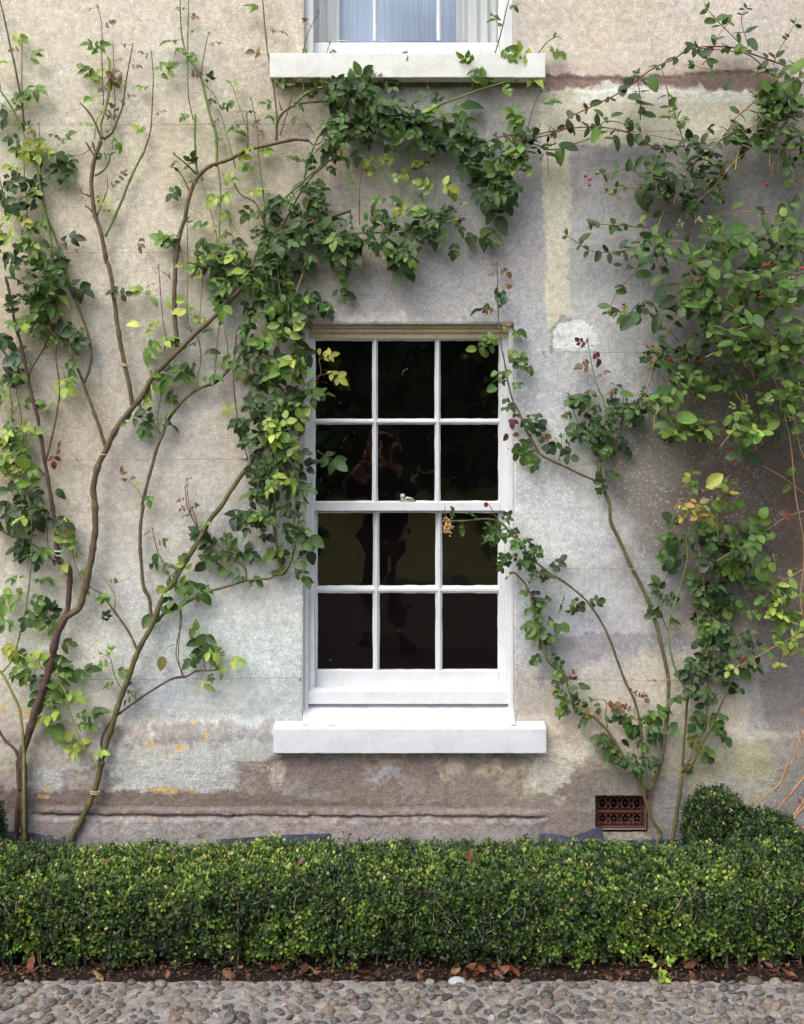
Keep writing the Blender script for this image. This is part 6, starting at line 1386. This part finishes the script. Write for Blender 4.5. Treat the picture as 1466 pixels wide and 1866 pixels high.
# the photographer, mirrored faintly in the middle panes: standing, both hands raising a camera to the face
def skin_chain(joints, edges, radii, name, matl, parent, sub=2):
    me = bpy.data.meshes.new(name); me.from_pydata(joints, edges, []); o = link(name, me, matl, parent)
    sk = o.modifiers.new('skin', 'SKIN'); sk.use_smooth_shade = True
    for i, v in enumerate(me.skin_vertices[0].data): v.radius = (radii[i], radii[i]) if not isinstance(radii[i], tuple) else radii[i]; v.use_root = (i == 0)
    o.modifiers.new('sub', 'SUBSURF').levels = sub; o.modifiers['sub'].render_levels = sub
    return o
PX, PY = 0.03, -4.50
per = empty("person", (PX, PY, 0), "person in dark clothes holding a camera to their face, mirrored in the middle panes", "person")
def simple(name, col, rough=.8):
    m, t, b = mat(name, rough, lin(*col)); t.links.new(mix(t, .6, lin(*col), ramp(t, noise(t, 25, 4), [(.3, gray(.75)), (.7, gray(1.25))]), 'MULTIPLY'), b.inputs['Base Color']); return m
m_skin = simple("skin", (205, 150, 125), .5); m_coat = simple("dark_coat", (34, 34, 42)); m_trou = simple("maroon_trousers", (70, 44, 46)); m_hair = simple("brown_hair", (84, 54, 38)); m_camb = simple("camera_body", (24, 24, 26), .4); m_shoe = simple("shoe", (40, 30, 26), .5)
J = [(0,0,.95),(0,0,1.12),(0,-.01,1.30),(0,-.01,1.42),(0,.01,1.50),(0,.04,1.58),(0,.05,1.66),(0,.03,1.72),
     (-.17,0,1.42),(-.26,.06,1.20),(-.12,.22,1.50),(.17,0,1.42),(.26,.06,1.20),(.12,.22,1.52),(-.10,0,.90),(-.11,.02,.50),(-.12,0,.10),(.10,0,.90),(.11,.02,.50),(.12,0,.10),(-.12,.14,.04),(.12,.14,.04)]
J = [(x+PX, y+PY, z) for x, y, z in J]
E = [(0,1),(1,2),(2,3),(3,4),(4,5),(5,6),(6,7),(3,8),(8,9),(9,10),(3,11),(11,12),(12,13),(0,14),(14,15),(15,16),(0,17),(17,18),(18,19),(16,20),(19,21)]
skin_chain(J, E, [(.15,.11),(.13,.10),(.16,.11),(.12,.09),.055,.075,.085,.06,.06,.045,.030,.06,.045,.030,.09,.058,.04,.09,.058,.04,.03,.03], "body", m_skin, per)
CJ = [(0,0,.90),(0,0,1.12),(0,-.01,1.30),(0,-.01,1.42),(0,.0,1.47),(-.17,0,1.42),(-.26,.06,1.20),(-.15,.18,1.45),(.17,0,1.42),(.26,.06,1.20),(.15,.18,1.46)]
skin_chain([(x+PX, y+PY, z) for x, y, z in CJ], [(0,1),(1,2),(2,3),(3,4),(3,5),(5,6),(6,7),(3,8),(8,9),(9,10)], [(.19,.14),(.16,.125),(.185,.135),(.14,.11),.075,.078,.062,.046,.078,.062,.046], "coat", m_coat, per)
TJ = [(0,0,.93),(-.10,0,.88),(-.11,.02,.50),(-.12,0,.10),(.10,0,.88),(.11,.02,.50),(.12,0,.10)]
skin_chain([(x+PX, y+PY, z) for x, y, z in TJ], [(0,1),(1,2),(2,3),(0,4),(4,5),(5,6)], [(.17,.13),.105,.074,.058,.105,.074,.058], "trousers", m_trou, per)
for s in (-1, 1): skin_chain([(PX+s*.12, PY-.04, .05), (PX+s*.12, PY+.06, .045), (PX+s*.13, PY+.17, .035)], [(0,1),(1,2)], [.05,.05,.04], "shoe", m_shoe, per, 1)
q = MB(); q.ball((PX, PY+.015, 1.685), .112, sx=.86, sy=.95, sz=1.0, nu=20, nv=14); q.ball((PX, PY-.03, 1.62), .09, sx=.95, sy=.75, sz=1.1, nu=16, nv=10); q.build("hair", m_hair, per, smooth=True)
# face: nose, mouth, ears, eyes
q = MB(); q.ball((PX, PY+.115, 1.605), .095, sx=.78, sy=.45, sz=1.08, nu=18, nv=12); q.ball((PX, PY+.165, 1.60), .018, sx=.8, sy=1.2, sz=1.5, nu=10, nv=8); q.ball((PX-.085, PY+.04, 1.61), .028, sx=.4, sy=.7, sz=1.1); q.ball((PX+.085, PY+.04, 1.61), .028, sx=.4, sy=.7, sz=1.1); q.ball((PX, PY+.152, 1.555), .022, sx=1.1, sy=.5, sz=.4); q.build("face", m_skin, per, smooth=True)
# hands: palms and five bent fingers each closed on the held camera (the camera body itself is the render camera's place, just ahead of the face)
for s in (-1, 1):
    w0 = Vector((PX+s*.12, PY+.20, 1.49)); pl_ = Vector((PX+s*.085, PY+.225, 1.545))
    skin_chain([tuple(w0), tuple((w0+pl_)/2+Vector((0, .005, 0))), tuple(pl_)], [(0,1),(1,2)], [(.028,.018),(.038,.016),(.034,.015)], "palm", m_skin, per, 1)
    for k, (L, dx) in enumerate(((.030, .028), (.035, .012), (.033, -.004), (.026, -.018))):
        b0 = pl_+Vector((s*dx*.6, .0, .012+.006*(1.5-abs(k-1.5)))); skin_chain([tuple(b0), tuple(b0+Vector((-s*L*.4, .012, L*.7))), tuple(b0+Vector((-s*L*1.1, .016, L*.9))), tuple(b0+Vector((-s*L*1.6, .008, L*.7)))], [(0,1),(1,2),(2,3)], [.009, .0085, .008, .007], "finger", m_skin, per, 1)
    t0 = pl_+Vector((-s*.022, -.006, -.02)); skin_chain([tuple(t0), tuple(t0+Vector((-s*.022, .004, .006))), tuple(t0+Vector((-s*.036, .006, .018)))], [(0,1),(1,2)], [.012, .010, .008], "thumb", m_skin, per, 1)
held = MB(); held.box(PX-.068, PX+.068, PY+.165, PY+.215, 1.565, 1.655); held.box(PX-.025, PX+.025, PY+.175, PY+.21, 1.655, 1.675)
o = held.build("held_camera", m_camb, bevel=.006); props(o, "black camera held in front of the mirrored person's face", "camera")
